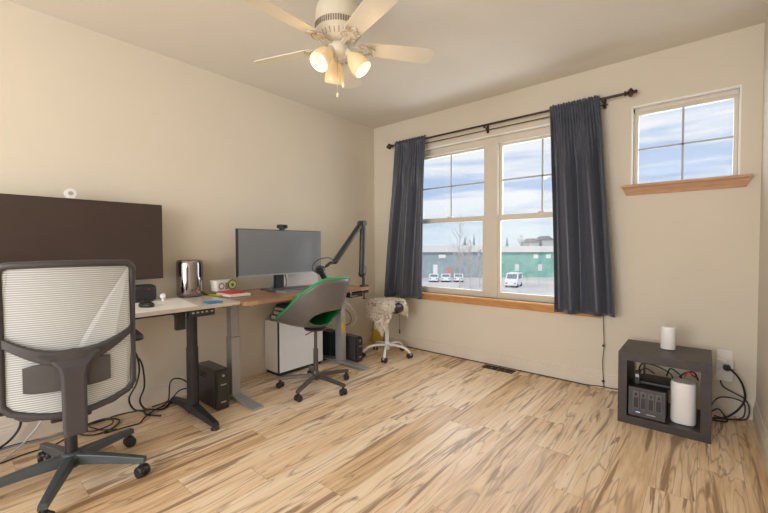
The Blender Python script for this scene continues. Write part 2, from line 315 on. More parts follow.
# ---------------------------------------------------------------- outside
GZ = -5.8
ASPH = mat('hazed_parking_lot', (.60, .575, .57), .9, var=.12, scale=.12); GRN = mat('teal_green_siding', (.22, .46, .41), .7, var=.18, scale=.5); GRY = mat('grey_blue_siding', (.33, .40, .43), .7, var=.15, scale=.4)  # outdoor colours are paled to paint in the haze of window glare
ROOFW = mat('white_metal_roof', (.72, .70, .70), .6, var=.04, scale=.3); BARK = mat('pale_bark', (.55, .51, .50), .9, var=.15); CARW = mat('white_car_paint', (.80, .82, .84), .3); CARG = mat('dark_car_glass', (.16, .20, .24), .15)
EVG = mat('evergreen_foliage', (.22, .30, .25), .9, var=.3, scale=2); TYRE = mat('tyre_rubber', (.06, .06, .065), .8); HOUSE = mat('hazed_house_siding', (.50, .50, .52), .8); HROOF = mat('grey_house_roof', (.26, .26, .28), .8); RUST = mat('rusty_red_paint', (.55, .30, .28), .7)
struct('ground', MB().box(-420, 260, 3, 620, GZ - .3, GZ), ASPH)
FH = V((-sin(YAW), cos(YAW), 0))
def out(px, d, z=GZ):         # a place d metres ahead of the photographer, seen px metres to the side
    p = V((3.287, -3.681, 0)) + FH * d + RT * px; return (p.x, p.y, z)
def px2(px, d): return (px - 384) / 378.86 * d
b = thing('warehouse', 'long grey-blue warehouse with a white roof edge across the parking lot', 'building', out(px2(470, 84), 84), YAW)
hw = lambda a, d=84: (a - 470) / 378.86 * d
obj('wall', MB().box(hw(395), hw(500.5), 0, 18, 0, 5.65), GRY, b); obj('roof', MB().box(hw(394), hw(500.8), -.7, 18.5, 5.65, 7.15), ROOFW, b); obj('door', MB().box(hw(433), hw(437.5), -.12, 0, .6, 2.9), WHTG, b)
obj('sign', MB().box(hw(438.5), hw(445.5), -.15, 0, 4.3, 5.1), WHTG, b); obj('loading_door', MB().box(hw(446), hw(453), -.12, 0, .3, 2.3), RUST, b)
b = thing('warehouse', 'green warehouse with a flat white roof edge behind the white van', 'building', out(px2(540, 84), 84), YAW)
hw = lambda a, d=84: (a - 540) / 378.86 * d
obj('wall', MB().box(hw(501.2), hw(640), 0, 18, 0, 5.6), GRN, b); obj('roof', MB().box(hw(501), hw(641), -.7, 18.5, 5.6, 6.9), ROOFW, b)
for a_ in (533.5, 546, 560): obj('window', MB().box(hw(a_), hw(a_ + 4.5), -.1, 0, 4.2, 5.1), WHTG, b)
for a_ in (515, 538): obj('vent_panel', MB().box(hw(a_), hw(a_ + 4), -.1, 0, 1.4, 2.9), ROOFW, b)
# far houses
for i, (px, wd, hh) in enumerate(((534, 12, 3.6), (548, 14, 4.6), (563, 12, 3.4))):
    lab = ['low grey house behind the green warehouse roof, leftmost of its row', 'taller grey house in the middle of the row behind the green roof', 'low grey house at the curtain end of the row behind the green roof'][i]
    h = thing('house', lab, 'house', out(px2(px, 150), 150, GZ + 5.6), YAW, 'houses behind the warehouses')
    obj('wall', MB().box(-wd / 6, wd / 6, 0, 8, -5.6, hh - .9), HOUSE, h); obj('roof', MB().loft([[(-wd / 5.6, y, hh - .9), (wd / 5.6, y, hh - .9), (0, y, hh + .7)] for y in (-.4, 8.4)], smooth=False), HROOF, h)
def tree(px, d, top, label, seed, spread=.25, trunk=.11, name='bare_tree', g='bare trees by the parking lot'):
    rg = random.Random(seed); t = thing(name, label, 'tree', out(px2(px, d), d), 0, g); mb = MB(); tw = MB(); hgt = top
    pts = smooth([(rg.uniform(-.1, .1), rg.uniform(-.1, .1), hgt * k / 5) for k in range(6)], 3); mb.tube(pts, [trunk * (1 - .9 * i / len(pts)) for i in range(len(pts))], 6)
    for i in range(40):
        z = hgt * rg.uniform(.22, .95); a = rg.uniform(0, 2 * pi); l = hgt * spread * rg.uniform(.4, 1) * (1.15 - z / hgt)
        p = V((0, 0, z)); q = p + V((cos(a) * l * .6, sin(a) * l * .6, l * .7)); r_ = q + V((cos(a) * l * .3, sin(a) * l * .3, l * .8))
        tw.tube([p, q, r_], [trunk * .4, trunk * .25, .012], 5)
        for j in range(3):
            b2 = a + rg.uniform(-1, 1); s = p.lerp(q, rg.uniform(.4, 1)); tw.tube([s, s + V((cos(b2) * l * .3, sin(b2) * l * .3, l * .4))], [trunk * .2, .01], 4)
    obj('trunk', mb, BARK, t); obj('branches', tw, BARK, t)
tree(460, 62, 12.3, 'tallest bare pale tree in front of the grey warehouse', 3); tree(470, 60, 8.0, 'middle bare pale tree nearest the window mullion of the left pane', 5, .3); tree(480, 63, 6.5, 'short bare tree closest to the window mullion', 8, .3, .09)
tree(521, 118, 10.4, 'distant bare tree showing above the green warehouse roof', 12, .35, .2)
for i, (px, d, h_, lb) in enumerate(((465, 112, 9.4, 'dark evergreen above the grey warehouse roof, left of the pair'), (474, 114, 9.9, 'dark evergreen above the grey warehouse roof, right and taller of the pair'), (507, 110, 9.0, 'dark evergreen above the green warehouse roof beside the mullion'))):
    t = thing('evergreen_tree', lb, 'tree', out(px2(px, d), d), 0, 'evergreens behind the warehouses'); obj('trunk', MB().cyl((0, 0, 0), (0, 0, 3), .25, .2, 8), BARK, t); mb = MB()
    for k in range(7): z = 2 + (h_ - 2) * k / 7; r_ = 1.3 * (1 - k / 7.6); mb.lathe([(r_, z), (r_ * .55, z + .7), (.05, z + (h_ - 2) / 4.4)], n=9)
    obj('foliage', mb, EVG, t)
def car(loc, rz, label, name='parked_car', cat='car', L_=4.2, W_=1.75, Hh=1.45, van=False, group=None):
    t = thing(name, label, cat, loc, rz, group)
    if van: prof = [(0, .35), (0, 1.15), (.15, 1.3), (.75, 1.42), (1.25, Hh - .08), (1.5, Hh), (L_ - .15, Hh), (L_, Hh - .5), (L_, .35)]
    else: prof = [(0, .3), (0, .75), (.2, .85), (1.15, .95), (1.75, Hh), (3.1, Hh), (3.8, 1.0), (L_, .95), (L_, .3)]
    obj('body', MB().loft([[(x - L_ / 2, y, z) for x, z in prof] for y in (-W_ / 2, W_ / 2)], smooth=False), CARW, t, bevel=.06)
    g = MB()
    if van: g.add([(.8 - L_ / 2 - .03, y, 1.46) for y in (-W_ * .42, W_ * .42)] + [(1.22 - L_ / 2 - .03, y, Hh - .15) for y in (W_ * .40, -W_ * .40)], [(0, 1, 2, 3)])
    else: g.add([(1.2 - L_ / 2 - .03, y, 1.0) for y in (-W_ * .42, W_ * .42)] + [(1.68 - L_ / 2 - .03, y, Hh - .07) for y in (W_ * .38, -W_ * .38)], [(0, 1, 2, 3)])
    obj('windscreen', g, CARG, t, solid=.03); s = MB(); zt = Hh - .2
    for sy in (-1, 1):
        for a, b_ in (((1.35, 2.1), (2.25, 3.0), (3.15, 3.9)) if van else ((1.75, 3.1),)): obj('side_window', MB().box(a - L_ / 2, b_ - L_ / 2, sy * W_ / 2 - .02, sy * W_ / 2 + .02, 1.4 if van else .98, zt + (0 if van else .08)), CARG, t)
    
    for x in (.85, L_ - .85):
        for sy in (-1, 1): obj('wheel', MB().cyl((x - L_ / 2, sy * (W_ / 2 - .2), .33), (x - L_ / 2, sy * (W_ / 2 + .03), .33), .33, n=14), TYRE, t)
    for sy in (-1, 1): obj('headlight', MB().box(-L_ / 2 - .04, -L_ / 2 + .02, sy * W_ * .36 - .14, sy * W_ * .36 + .14, .62, .82), CARG, t)
car(out(px2(514, 65), 65), YAW + R(58), 'white van parked in front of the green warehouse', 'van', 'van', 4.5, 1.95, 2.35, True)
for i, (px, lb) in enumerate(((434, 'white parked car, leftmost of the three by the grey warehouse'), (446, 'white parked car in the middle of the three by the grey warehouse'), (458.5, 'white parked car, rightmost of the three by the grey warehouse'))):
    car(out(px2(px, 75), 75), YAW + R(80), lb, group='white cars parked by the grey warehouse')

# ---------------------------------------------------------------- curtains and rod
t = thing('curtain_rod', 'dark bronze curtain rod with knobbed finials over the large window', 'curtain rod', (1.6, -.09, 2.44))
obj('rod', MB().cyl((-1.22, 0, 0), (1.17, 0, 0), .0105), BRONZE, t)
for s, x in ((-1, -1.22), (1, 1.17)):
    M = Matrix.Translation((x, 0, 0)) @ Matrix.Rotation(s * pi / 2, 4, 'Y')
    obj('finial', MB().lathe([(.012, 0), (.02, .004), (.02, .012), (.012, .018), (.016, .026), (.034, .042), (.036, .05), (.026, .058), (.014, .064), (.012, .074), (.017, .082), (.008, .09)], n=14, M=M), BRONZE, t)
for x in (-1.1, -.03, 1.02):
    obj('bracket', MB().box(x - .012, x + .012, .078, .088, -.06, .02).cyl((x, .08, -.02), (x, 0, -.02), .006, n=8).box(x - .01, x + .01, -.012, .012, -.025, -.008).cyl((x, .045, -.02), (x, .045, -.045), .005, n=8), BRONZE, t)
obj('inner_rod', MB().cyl((-1.12, .045, -.04), (1.05, .045, -.04), .005), BRONZE, t)
def curtain(xt0, xt1, xb0, xb1, zb0, zb1, label, seed, nf=7):
    rg = random.Random(seed); ph = [rg.uniform(0, 6) for _ in range(6)]; NU, NV = 110, 46; rings = []
    for j in range(NV + 1):
        v = j / NV; row = []
        for i in range(NU + 1):
            u = i / NU; ease = min(1, v * 3) ** .7; wid = u
            wob = .018 * sin(2 * pi * u * 2.3 + ph[0] + v * 1.2) * v
            x = (xt0 + (xt1 - xt0) * u) * (1 - v) ** 1.15 + (xb0 + (xb1 - xb0) * u) * (1 - (1 - v) ** 1.15) + wob
            top = .012 * sin(2 * pi * u * nf * 2.6 + ph[1])
            body = .042 * sin(2 * pi * (u * nf * .42 + .16 * sin(u * 5 + ph[2]) + .05 * v) + ph[3]) + .004 * sin(2 * pi * u * nf * 1.0 + ph[4] + v * 1.4)
            y = -.098 + top * (1 - ease) + body * ease - .02 * v
            if y > -.028: y = -.028
            z0 = 2.475 + .004 * sin(u * 60 + ph[5]); zb = zb0 + (zb1 - zb0) * u
            z = z0 + (zb - z0) * v
            if .012 < v < .04: y = min(y, -.106)
            row.append((x, y, z))
        rings.append(row)
    return one('curtain', MB().loft(rings, cap=False, closed=False), CURT, label, 'curtain', solid=.003)
curtain(.43, .865, .22, .825, .60, .625, 'charcoal blackout curtain hanging left of the large window', 2); curtain(2.20, 2.60, 2.275, 2.745, .63, .645, 'charcoal blackout curtain hanging right of the large window, beside the small one', 9)

# ---------------------------------------------------------------- ceiling fan
fan = thing('ceiling_fan', 'cream five-blade ceiling fan with three lit glass shades', 'ceiling fan', (1.565, -2.075, 2.40))
obj('canopy', MB().lathe([(.10, .34), (.10, .334), (.09, .33)]), FANW, fan)
obj('motor_housing', MB().lathe([(.09, .338), (.115, .30), (.132, .25), (.136, .20), (.138, .16), (.138, .125), (.125, .115), (.115, .10), (.10, .072), (.075, .06), (.03, .055)], n=40), FANW, fan)
mb = MB(); mc = MB()
for k in range(60): a = 2 * pi * k / 60; mb.box(.137, .1405, -.0042, .0042, .124, .158, Matrix.Rotation(a, 4, 'Z'))
for k in range(26): a = 2 * pi * k / 26; mc.tube([Matrix.Rotation(a, 3, 'Z') @ V((.118, 0, .102)), Matrix.Rotation(a, 3, 'Z') @ V((.103, 0, .074))], .003, 5)
obj('vent_slots', mb, mat('dark_vent_bronze', (.22, .18, .13), .5), fan); obj('rib_band', mc, FAND, fan)

obj('switch_housing', MB().lathe([(.03, .06), (.058, .05), (.062, .03), (.06, .0), (.048, -.018), (.03, -.025), (.018, -.034), (.006, -.04)]), FANW, fan)
def blade(ang):
    M = Matrix.Rotation(ang, 4, 'Z') @ Matrix.Translation((0, 0, .047)) @ Matrix.Rotation(R(-12), 4, 'X')
    xs = [.165, .172, .19, .30, .42, .54, .575, .597, .607, .61]; hw_ = [.03, .046, .053, .059, .064, .068, .067, .058, .038, .012]
    poly = [(x, h) for x, h in zip(xs, hw_)] + [(x, -h) for x, h in zip(xs[::-1], hw_[::-1])]
    bl = obj('blade', MB().prism(poly, -.003, .003, M), FANW, fan, bevel=.0015)
    ir = MB(); ir.prism([(.06, .016), (.10, .012), (.135, .022), (.16, .046), (.20, .050), (.185, .028), (.225, .012), (.235, 0), (.225, -.012), (.185, -.028), (.20, -.050), (.16, -.046), (.135, -.022), (.10, -.012), (.06, -.016)], -.011, -.005, M)
    obj('blade_iron', ir, FANW, bl, bevel=.0015)
    fl = MB()
    for s in (-1, 1):
        fl.tube([M @ V((.145 + .03 * cos(a_) * (1 - a_ / 9), s * (.03 + .017 * sin(a_)), -.012)) for a_ in [q * .5 for q in range(12)]], .0028, 6)
        fl.tube([M @ V((.17 + .05 * q, s * (.044 - .1 * q * (1 - q)), -.012)) for q in (0, .25, .5, .75, 1)], .0028, 6)
        fl.tube([M @ V((.20 + .012 * cos(a_), s * (.018 + .012 * sin(a_)), -.012)) for a_ in [q * .6 for q in range(11)]], .0022, 6)
    obj('scrollwork', fl, FAND, bl)
for k in range(5): blade(R(54 + 72 * k))
for a in (150, 270, 30):
    A = R(a); M = Matrix.Rotation(A, 4, 'Z') @ Matrix.Translation((.055, 0, .008)) @ Matrix.Rotation(R(-40 if a != 150 else -28), 4, 'Y')
    arm = obj('lamp_socket', MB().lathe([(.018, .01), (.024, -.01), (.026, -.035), (.03, -.045)], n=20, M=M), FANW, fan)
    sh = [(.028, -.035), (.034, -.045), (.044, -.06), (.054, -.085), (.060, -.115), (.061, -.14), (.058, -.155)]
    obj('lamp_shade', MB().lathe(sh + [(r_ - .004, z) for r_, z in sh[::-1]], n=32, M=M, cap=False), SHADE, fan)
    c = M @ V((0, 0, -.10)); mb = MB().ball((0, 0, 0), .021, 10, (1, 1, 1.3)); mb.shift(c); obj('bulb', mb, BULBM, fan)
    pl = bpy.data.lights.new('bulb_light', 'POINT'); pl.energy = BULB; pl.color = (1, .76, .48); pl.shadow_soft_size = .03
    po = bpy.data.objects.new('bulb_light', pl); COL.objects.link(po); po.parent = fan; po.location = M @ V((0, 0, -.185))
for i, (x, y, l) in enumerate(((.012, -.02, .215), (.035, .005, .155))):
    ch = obj('pull_chain', MB().cyl((x, y, -.03), (x, y, -.03 - l), .0014, n=6), FAND, fan); obj('chain_pull', MB().lathe([(.002, 0), (.006, -.006), (.0075, -.016), (.005, -.026), (.002, -.03)], (x, y, -.03 - l), 10), FANW, ch)

# ---------------------------------------------------------------- desks
DT = .83
d = thing('standing_desk', 'white-topped standing desk with black metal legs at the left wall', 'desk', (.375, -3.1, 0))
def ds(mb): return mb.shift((-.375, 3.1, 0))
obj('desktop', ds(MB().box(.03, .71, -3.98, -2.262, DT - .024, DT)), DTOPW, d, bevel=.002)
for y in (-2.50, -3.72):
    lg = obj('leg', ds(MB().tube([(.454, y, .03), (.454, y, .50)], .040, 20).tube([(.454, y, .50), (.454, y, DT - .03)], .036, 20)), BLKM, d)
    ft = MB(); ft.loft([[(x, y - w_, z0), (x, y + w_, z0), (x, y + w_ * .8, z1), (x, y - w_ * .8, z1)] for x, w_, z0, z1 in ((.10, .022, .022, .045), (.40, .034, .03, .085), (.51, .034, .03, .085), (.80, .024, .022, .05))], smooth=False)
    obj('foot', ds(ft), BLKM, d, bevel=.004)
    for x in (.12, .79): obj('leveling_pad', ds(MB().lathe([(.028, 0), (.028, .010), (.012, .016), (.008, .03)], (x, y, 0), 16)), BLK, d)
    obj('top_bracket', ds(MB().box(.14, .66, y - .03, y + .03, DT - .06, DT - .024)), BLKM, d)
obj('crossbar', ds(MB().box(.42, .49, -3.72, -2.5, DT - .07, DT - .03)), BLKM, d)
cp = obj('control_panel', ds(MB().box(.66, .70, -2.615, -2.445, DT - .072, DT - .024)), BLKM, d, bevel=.004)
obj('button', ds(MB().box(.7, .7025, -2.60, -2.585, DT - .048, DT - .038).box(.7, .7025, -2.57, -2.555, DT - .048, DT - .038).box(.7, .7025, -2.54, -2.525, DT - .048, DT - .038).box(.7, .7025, -2.51, -2.495, DT - .048, DT - .038).box(.7, .7025, -2.475, -2.46, DT - .048, DT - .038)), STEEL, cp)
one('power_adapter', MB().box(.60, .64, -2.675, -2.615, .675, DT - .026), BLK, 'black power adapter hanging under the edge of the white desk', 'power adapter', bevel=.004)
d = thing('standing_desk', 'wood-topped standing desk with silver grey legs beside the window wall', 'desk', (.4, -1.6, 0))
def ds(mb): return mb.shift((-.4, 1.6, 0))
obj('desktop', ds(MB().box(.03, .765, -2.259, -.93, DT - .032, DT - .002)), WOODT, d, bevel=.002)
for y in (-2.145, -.915 - .04):
    obj('leg', ds(MB().box(.325, .415, y - .035, y + .035, .03, .5).box(.330, .410, y - .030, y + .030, .5, DT - .03)), STEEL, d, bevel=.004)
    obj('foot', ds(MB().loft([[(x, y - .04, 0.004), (x, y + .04, 0.004), (x, y + .04, z), (x, y - .04, z)] for x, z in ((.03, .022), (.33, .036), (.42, .036), (.745, .020))], smooth=False)), STEEL, d, bevel=.005)
    obj('top_bracket', ds(MB().box(.12, .68, y - .02, y + .02, DT - .06, DT - .032)), STEEL, d)
obj('crossbar', ds(MB().box(.35, .39, -2.12, -.97, DT - .072, DT - .034)), STEEL, d)
br = MB()
for z in (.745, .775): br.box(.735, .743, -1.18, -1.01, z - .004, z + .004)
for y in (-1.18, -1.012): br.box(.60, .743, y - .003, y + .003, .741, .80)
obj('cable_bracket', ds(br.box(.735, .743, -1.16, -1.03, .756, .764)), BLK, d)

# things on the white desk
t = thing('television_monitor', 'large dark brown blank monitor on the white desk', 'monitor', (.15, -3.08, DT))
obj('screen_housing', MB().box(-.02, .015, -.49, .50, .162, .712), BLK, t, bevel=.004); obj('screen', MB().box(.015, .0165, -.484, .494, .17, .706), SCRB, t)
obj('stand', MB().box(-.04, -.02, -.05, .05, .02, .35).lathe([(.13, .002), (.13, .01), (.03, .02)]), BLK, t)
t = thing('webcam', 'small round white webcam on top of the large brown monitor', 'webcam', (.15, -3.118, DT + .713))
obj('body', MB().cyl((-.012, 0, .032), (.016, 0, .032), .031), WHT, t, bevel=.004); obj('lens', MB().cyl((.016, 0, .032), (.020, 0, .032), .013), STEEL, t); obj('clip', MB().box(-.02, .022, -.02, .02, 0, .008), WHT, t)
one('desk_mat', MB().prism([(.16, -2.48), (.70, -2.56), (.70, -3.35), (.16, -3.35)], DT + .0005, DT + .004), MATW, 'pale white desk mat lying on the white desk', 'desk mat')
t = thing('computer_mouse', 'black computer mouse on the white desk mat', 'mouse', (.49, -2.80, DT + .004), R(15))
obj('body', MB().ball((0, 0, .012), .034, 12, (1, 1, .8)).add([], []), BLK, t); t.scale = (1.8, 1.1, 1.0)
obj('scroll_wheel', MB().cyl((-.02, -.004, .034), (-.02, .004, .034), .007), GREYF, t)
t = thing('speaker', 'black rounded portable speaker on the white desk under the brown monitor', 'speaker', (.20, -2.80, DT), R(0))
obj('body', MB().loft([[(p[0], y, p[1] + .066) for p in rrect(.11 * s, .125 * s, .035 * s)] for y, s in ((-.14, .82), (-.12, 1), (.12, 1), (.142, .84))]), PAD if False else BLK, t)
obj('badge', MB().box(.052, .0565, .085, .097, .092, .098), RED, t)
t = thing('trinket', 'small white ball on a little stem on the white desk', 'ornament', (.25, -2.616, DT)); obj('ball', MB().ball((0, 0, .036), .021), WHTG, t); obj('stem', MB().cyl((0, 0, 0), (0, 0, .018), .011, .008, 12), WHTG, t)
t = thing('desktop_computer', 'polished dark chrome cylindrical desktop computer on the white desk', 'computer', (.125, -2.372, DT))
obj('casing', MB().lathe([(.088, .006), (.097, .012), (.098, .03), (.098, .262), (.095, .282), (.086, .292), (.080, .288), (.077, .26)], n=48), CHROME, t)
obj('base', MB().cyl((0, 0, 0), (0, 0, .007), .084, n=32), BLK, t); obj('vent_core', MB().cyl((0, 0, .02), (0, 0, .268), .065, n=24), BLK, t)
one('notebook', MB().box(.575, .665, -2.47, -2.37, DT + .001, DT + .010), BLUE, 'small bright blue notebook near the edge of the white desk', 'notebook', bevel=.002)
one('book', MB().box(.24, .47, -2.215, -2.04, DT + .001, DT + .020), PAPER if False else WHT, 'white book lying where the two desktops meet', 'book', bevel=.002)
one('folder', MB().box(.05, .36, -2.25, -2.225, DT + .001, DT + .012), LIME, 'thin lime green folder sticking out beside the white book', 'folder')
one('notebook', MB().box(.20, .42, -2.19, -2.06, DT + .021, DT + .028), RED, 'thin red notebook on top of the white book', 'notebook')
t = thing('food_tub', 'white printed tub with an avocado picture on the desk', 'tub', (.17, -2.125, DT + .021 + .008), R(10))
obj('body', MB().loft([[(a, b_, z) for a, b_ in rrect(.09 * s, .19 * s, .02)] for z, s in ((0, .9), (.07, 1.0), (.085, 1.03), (.088, 1.0))]), WHT, t)
av = obj('avocado_picture', MB().cyl((.047, .060, .046), (.050, .060, .046), .044, n=24), mat('avocado_skin', (.03, .09, .02), .5), t); obj('avocado_flesh', MB().cyl((.05, .060, .046), (.0515, .060, .046), .035, n=24), mat('avocado_flesh', (.55, .62, .18), .5), av)
obj('avocado_stone', MB().cyl((.0515, .060, .044), (.054, .060, .044), .014, n=16), mat('avocado_stone', (.20, .10, .04), .5), av)
pr = MB().cyl((.047, -.045, .04), (.0495, -.045, .04), .028, n=20); obj('printed_ring', pr, mat('grey_print', (.25, .22, .24), .5), t); obj('printed_disc', MB().cyl((.0495, -.045, .04), (.051, -.045, .04), .017, n=20), WHT, t); obj('printed_band', MB().box(.0455, .0475, -.005, .02, .01, .068), mat('grey_green_print', (.22, .25, .20), .5), t)

# things on the wooden desk
WT = DT - .002
t = thing('monitor', 'ultrawide grey blank monitor on the wooden desk', 'monitor', (.33, -1.64, WT))
obj('screen_housing', MB().box(-.02, .018, -.44, .445, .145, .55), BLK, t, bevel=.003); obj('screen', MB().box(.018, .0195, -.434, .439, .158, .544), SCRG, t); obj('chin', MB().box(.0185, .021, -.44, .445, .145, .157), STEEL, t)
obj('stand_neck', MB().box(-.06, -.025, -.055, .035, .01, .32), BLKM, t, bevel=.003); obj('stand_base', MB().box(-.17, -.033, -.12, .10, .0, .012), BLK, t, bevel=.003)
one('monitor_cable', MB().tube(smooth([(.285, -1.70, .98), (.29, -1.705, .91), (.28, -1.71, .86), (.25, -1.74, .842)]), .005), mat('blue_cable_rubber', (.10, .18, .38), .5), 'blue video cable hanging behind the ultrawide monitor stand', 'cable')
one('monitor_cable', MB().tube(smooth([(.285, -1.58, .98), (.29, -1.57, .91), (.28, -1.565, .86), (.24, -1.55, .842)]), .004), BLK, 'thin black cable hanging right of the ultrawide monitor stand', 'cable')
t = thing('webcam', 'small black webcam on top of the ultrawide grey monitor', 'webcam', (.335, -1.64, WT + .551))
obj('body', MB().loft([[(x, a, b_ + .03) for a, b_ in rrect(.098, .036, .016)] for x in (-.012, .018)]), BLKM, t, bevel=.003); obj('lens', MB().cyl((.018, .015, .03), (.023, .015, .03), .011), BLKG, t); obj('clip', MB().box(-.02, .02, -.018, .018, 0, .014), BLK, t)
t = thing('keyboard', 'flat grey keyboard lying on the wooden desk below the ultrawide monitor', 'keyboard', (.50, -1.56, WT), R(4))
obj('case', MB().box(-.075, .075, -.22, .22, 0, .016), mat('keyboard_grey', (.26, .26, .27), .4), t, bevel=.003); mb = MB()
for i in range(5):
    for j in range(15): mb.box(-.066 + i * .0265, -.044 + i * .0265, -.21 + j * .028, -.186 + j * .028, .016, .020)
obj('keycaps', mb, mat('grey_keys', (.16, .16, .165), .5), t)['kind'] = 'stuff'
one('laptop', MB().box(.30, .41, -1.80, -1.40, WT + .001, WT + .022), mat('dark_grey_laptop', (.10, .10, .11), .4), 'closed dark grey laptop behind the keyboard on the wooden desk', 'laptop', bevel=.004)
one('storage_box', MB().box(.03, .15, -1.45, -1.07, WT + .001, WT + .125), WHT, 'white box against the wall behind the ultrawide monitor', 'box', bevel=.003)
t = thing('boom_stand', 'black boom microphone arm clamped to the end of the wooden desk', 'boom stand', (.70, -.95, WT))
def ax(p): return (p[0] - .70, p[1] + .95, p[2] - WT)
obj('clamp', MB().box(-.03, .03, -.025, .045, 0, .014).box(-.03, .03, .028, .045, -.062, .014).box(-.03, .03, -.015, .045, -.062, -.050).cyl((0, .008, -.12), (0, .008, -.034), .007, n=10).cyl((0, .008, -.125), (0, .008, -.118), .016, n=12), BLKM, t, bevel=.002)
obj('post', MB().cyl((0, .0, .014), (0, 0, .15), .014), BLKM, t)
obj('lower_arm', MB().tube([ax((.70, -.975, .955)), ax((.70, -.955, 1.44))], .029, 12).ball(ax((.70, -.975, .955)), .034).ball(ax((.70, -.96, 1.445)), .03), BLKM, t)
obj('upper_arm', MB().tube([ax((.70, -.975, 1.455)), ax((.70, -1.325, 1.09))], .027, 12).ball(ax((.70, -1.325, 1.09)), .026), BLKM, t)
obj('elbow_joint', MB().cyl(ax((.66, -.965, 1.45)), ax((.74, -.965, 1.45)), .03), BLKM, t)
obj('head_joint', MB().tube([ax((.70, -1.325, 1.085)), ax((.70, -1.39, 1.075)), ax((.70, -1.43, 1.05))], .014, 10), BLKM, t)
t = thing('microphone', 'black studio microphone hanging from the boom arm above the green chair', 'microphone', (.70, -1.49, .955))
obj('body', MB().cyl((0, .03, 0), (0, -.03, .09), .027).ball((0, .03, 0), .027), BLK, t); obj('shock_mount', MB().cyl((0, -.005, .052), (0, -.021, .078), .042, n=20).tube([(0, -.01, .06), (0, .06, .095)], .008), BLKM, t)
one('microphone_cable', MB().tube(smooth([(.70, -1.33, 1.09), (.70, -1.40, 1.125), (.70, -1.52, 1.11), (.70, -1.59, 1.06), (.70, -1.57, 1.01), (.70, -1.53, 1.0)]), .004), BLK, 'black cable looping from the boom arm to the microphone', 'cable')
one('cable', MB().tube(smooth([(.70, -.925, .94), (.70, -.91, 1.0), (.70, -.925, 1.03)]), .003), BLK, 'thin black cable at the foot of the boom arm', 'cable')

# ---------------------------------------------------------------- under the desks
t = thing('drawer_unit', 'white cabinet under the wooden desk with books on top', 'cabinet', (.13, -1.365, 0))
obj('carcass', MB().box(-.112, .10, -.265, .275, .03, .515), CABS, t, bevel=.002); obj('front_panel', MB().box(.105, .122, -.262, .265, .035, .51), CABW, t, bevel=.002); obj('plinth', MB().box(-.10, .10, -.255, .255, 0, .03), BLK, t); obj('front_edge', MB().box(.10, .123, -.267, -.2625, .033, .513), BLK, t)
bl = ['lowest pale book in the stack on the white cabinet', 'second pale book from the bottom of the stack on the white cabinet', 'third pale book in the stack on the white cabinet', 'dark book on top of the stack on the white cabinet']
z = .516
for i in range(4):
    h_ = (.042, .040, .034, .022)[i]; q = thing('book', bl[i], 'book', (.12 + .012 * (i % 2), -1.44 + .02 * i, z), R((2, -3, 3, -1)[i]), 'books stacked on the white cabinet')
    obj('pages', MB().box(-.085, .083, -.13, .13, .003, h_ - .003), PAPER if i < 3 else BCOV, q); obj('cover', MB().box(-.09, .088, -.136, .136, 0, .003).box(-.09, .088, -.136, .136, h_ - .003, h_).box(-.09, -.087, -.136, .136, 0, h_), BCOV, q); z += h_ + .0005
def tower(x0, x1, y0, y1, h_, rz, label, front_m, side_m):
    t = thing('battery_backup' if 'backup' in label else 'computer_tower', label, 'battery backup' if 'backup' in label else 'computer', ((x0 + x1) / 2, (y0 + y1) / 2, 0), rz); a, b_ = (x1 - x0) / 2, (y1 - y0) / 2
    obj('case', MB().box(-a, a - .03, -b_, b_, .004, h_ - .004), side_m, t, bevel=.004); f = obj('front_panel', MB().loft([[(x, s * w_, z) for s in (-1, 1)][::1] + [(x - .02, b_ * .98, z), (x - .02, -b_ * .98, z)] for z, x, w_ in ((.004, a, b_ * .9), (h_ * .8, a + .006, b_ * .9), (h_ * .95, a - .004, b_ * .9), (h_, a - .018, b_ * .88))], smooth=False), front_m, t, bevel=.003)
    obj('power_button', MB().cyl((a + .003, 0, h_ * .86), (a + .008, 0, h_ * .86), .010, n=16), STEEL, f); obj('display', MB().box(a + .003, a + .008, -b_ * .45, b_ * .45, h_ * .62, h_ * .65), STEEL, f); obj('badge', MB().box(a + .001, a + .006, -b_ * .4, b_ * .4, h_ * .18, h_ * .21), STEEL, f)
    mb = MB()
    for k in range(7): mb.box(-a + .03 + k * .02, -a + .04 + k * .02, -b_ - .001, -b_, h_ * .70, h_ * .86)
    obj('vent_slots', mb, BLKG, t); obj('top_cap', MB().box(-a + .01, a - .035, -b_ * .9, b_ * .9, h_ - .004, h_ + .002), UPST if 'backup' in label else side_m, t); return t
tower(.20, .53, -2.36, -2.262, .30, 0, 'black battery backup tower standing between the black and grey desk legs', UPSG, UPSG)
tower(.20, .50, -.845, -.755, .26, R(0), 'dark grey computer tower behind the far grey desk leg', UPSG, UPST)
one('equipment_box', MB().box(.02, .17, -.93, -.80, .0, .29), TEAL, 'dark teal plastic case behind the far grey desk leg by the wall', 'case', bevel=.006)
one('power_adapter', MB().box(.17, .24, -.81, -.77, .272, .335).box(.24, .244, -.80, -.78, .28, .32), WHT, 'white power adapter standing on the dark grey computer tower', 'power adapter', bevel=.003)
one('yellow_tag', MB().box(.415, .418, -.985, -.945, .33, .43).box(.4155, .4175, -.97, -.96, .43, .50), YELT, 'yellow tag hanging on the far grey desk leg', 'tag')
one('yellow_board', MB().add([(.03, -.10, .001), (.215, -.10, .001), (.215, -.025, .33), (.03, -.025, .33)], [(0, 1, 2, 3)]), YEL, 'yellow board leaning in the corner behind the sheepskin stool', 'board', solid=.006)
cw = lambda pts, r_, m, lab, name='cable', g=None, k=6: one(name, MB().tube(smooth(pts, k), r_, 8), m, lab, 'cable', g)
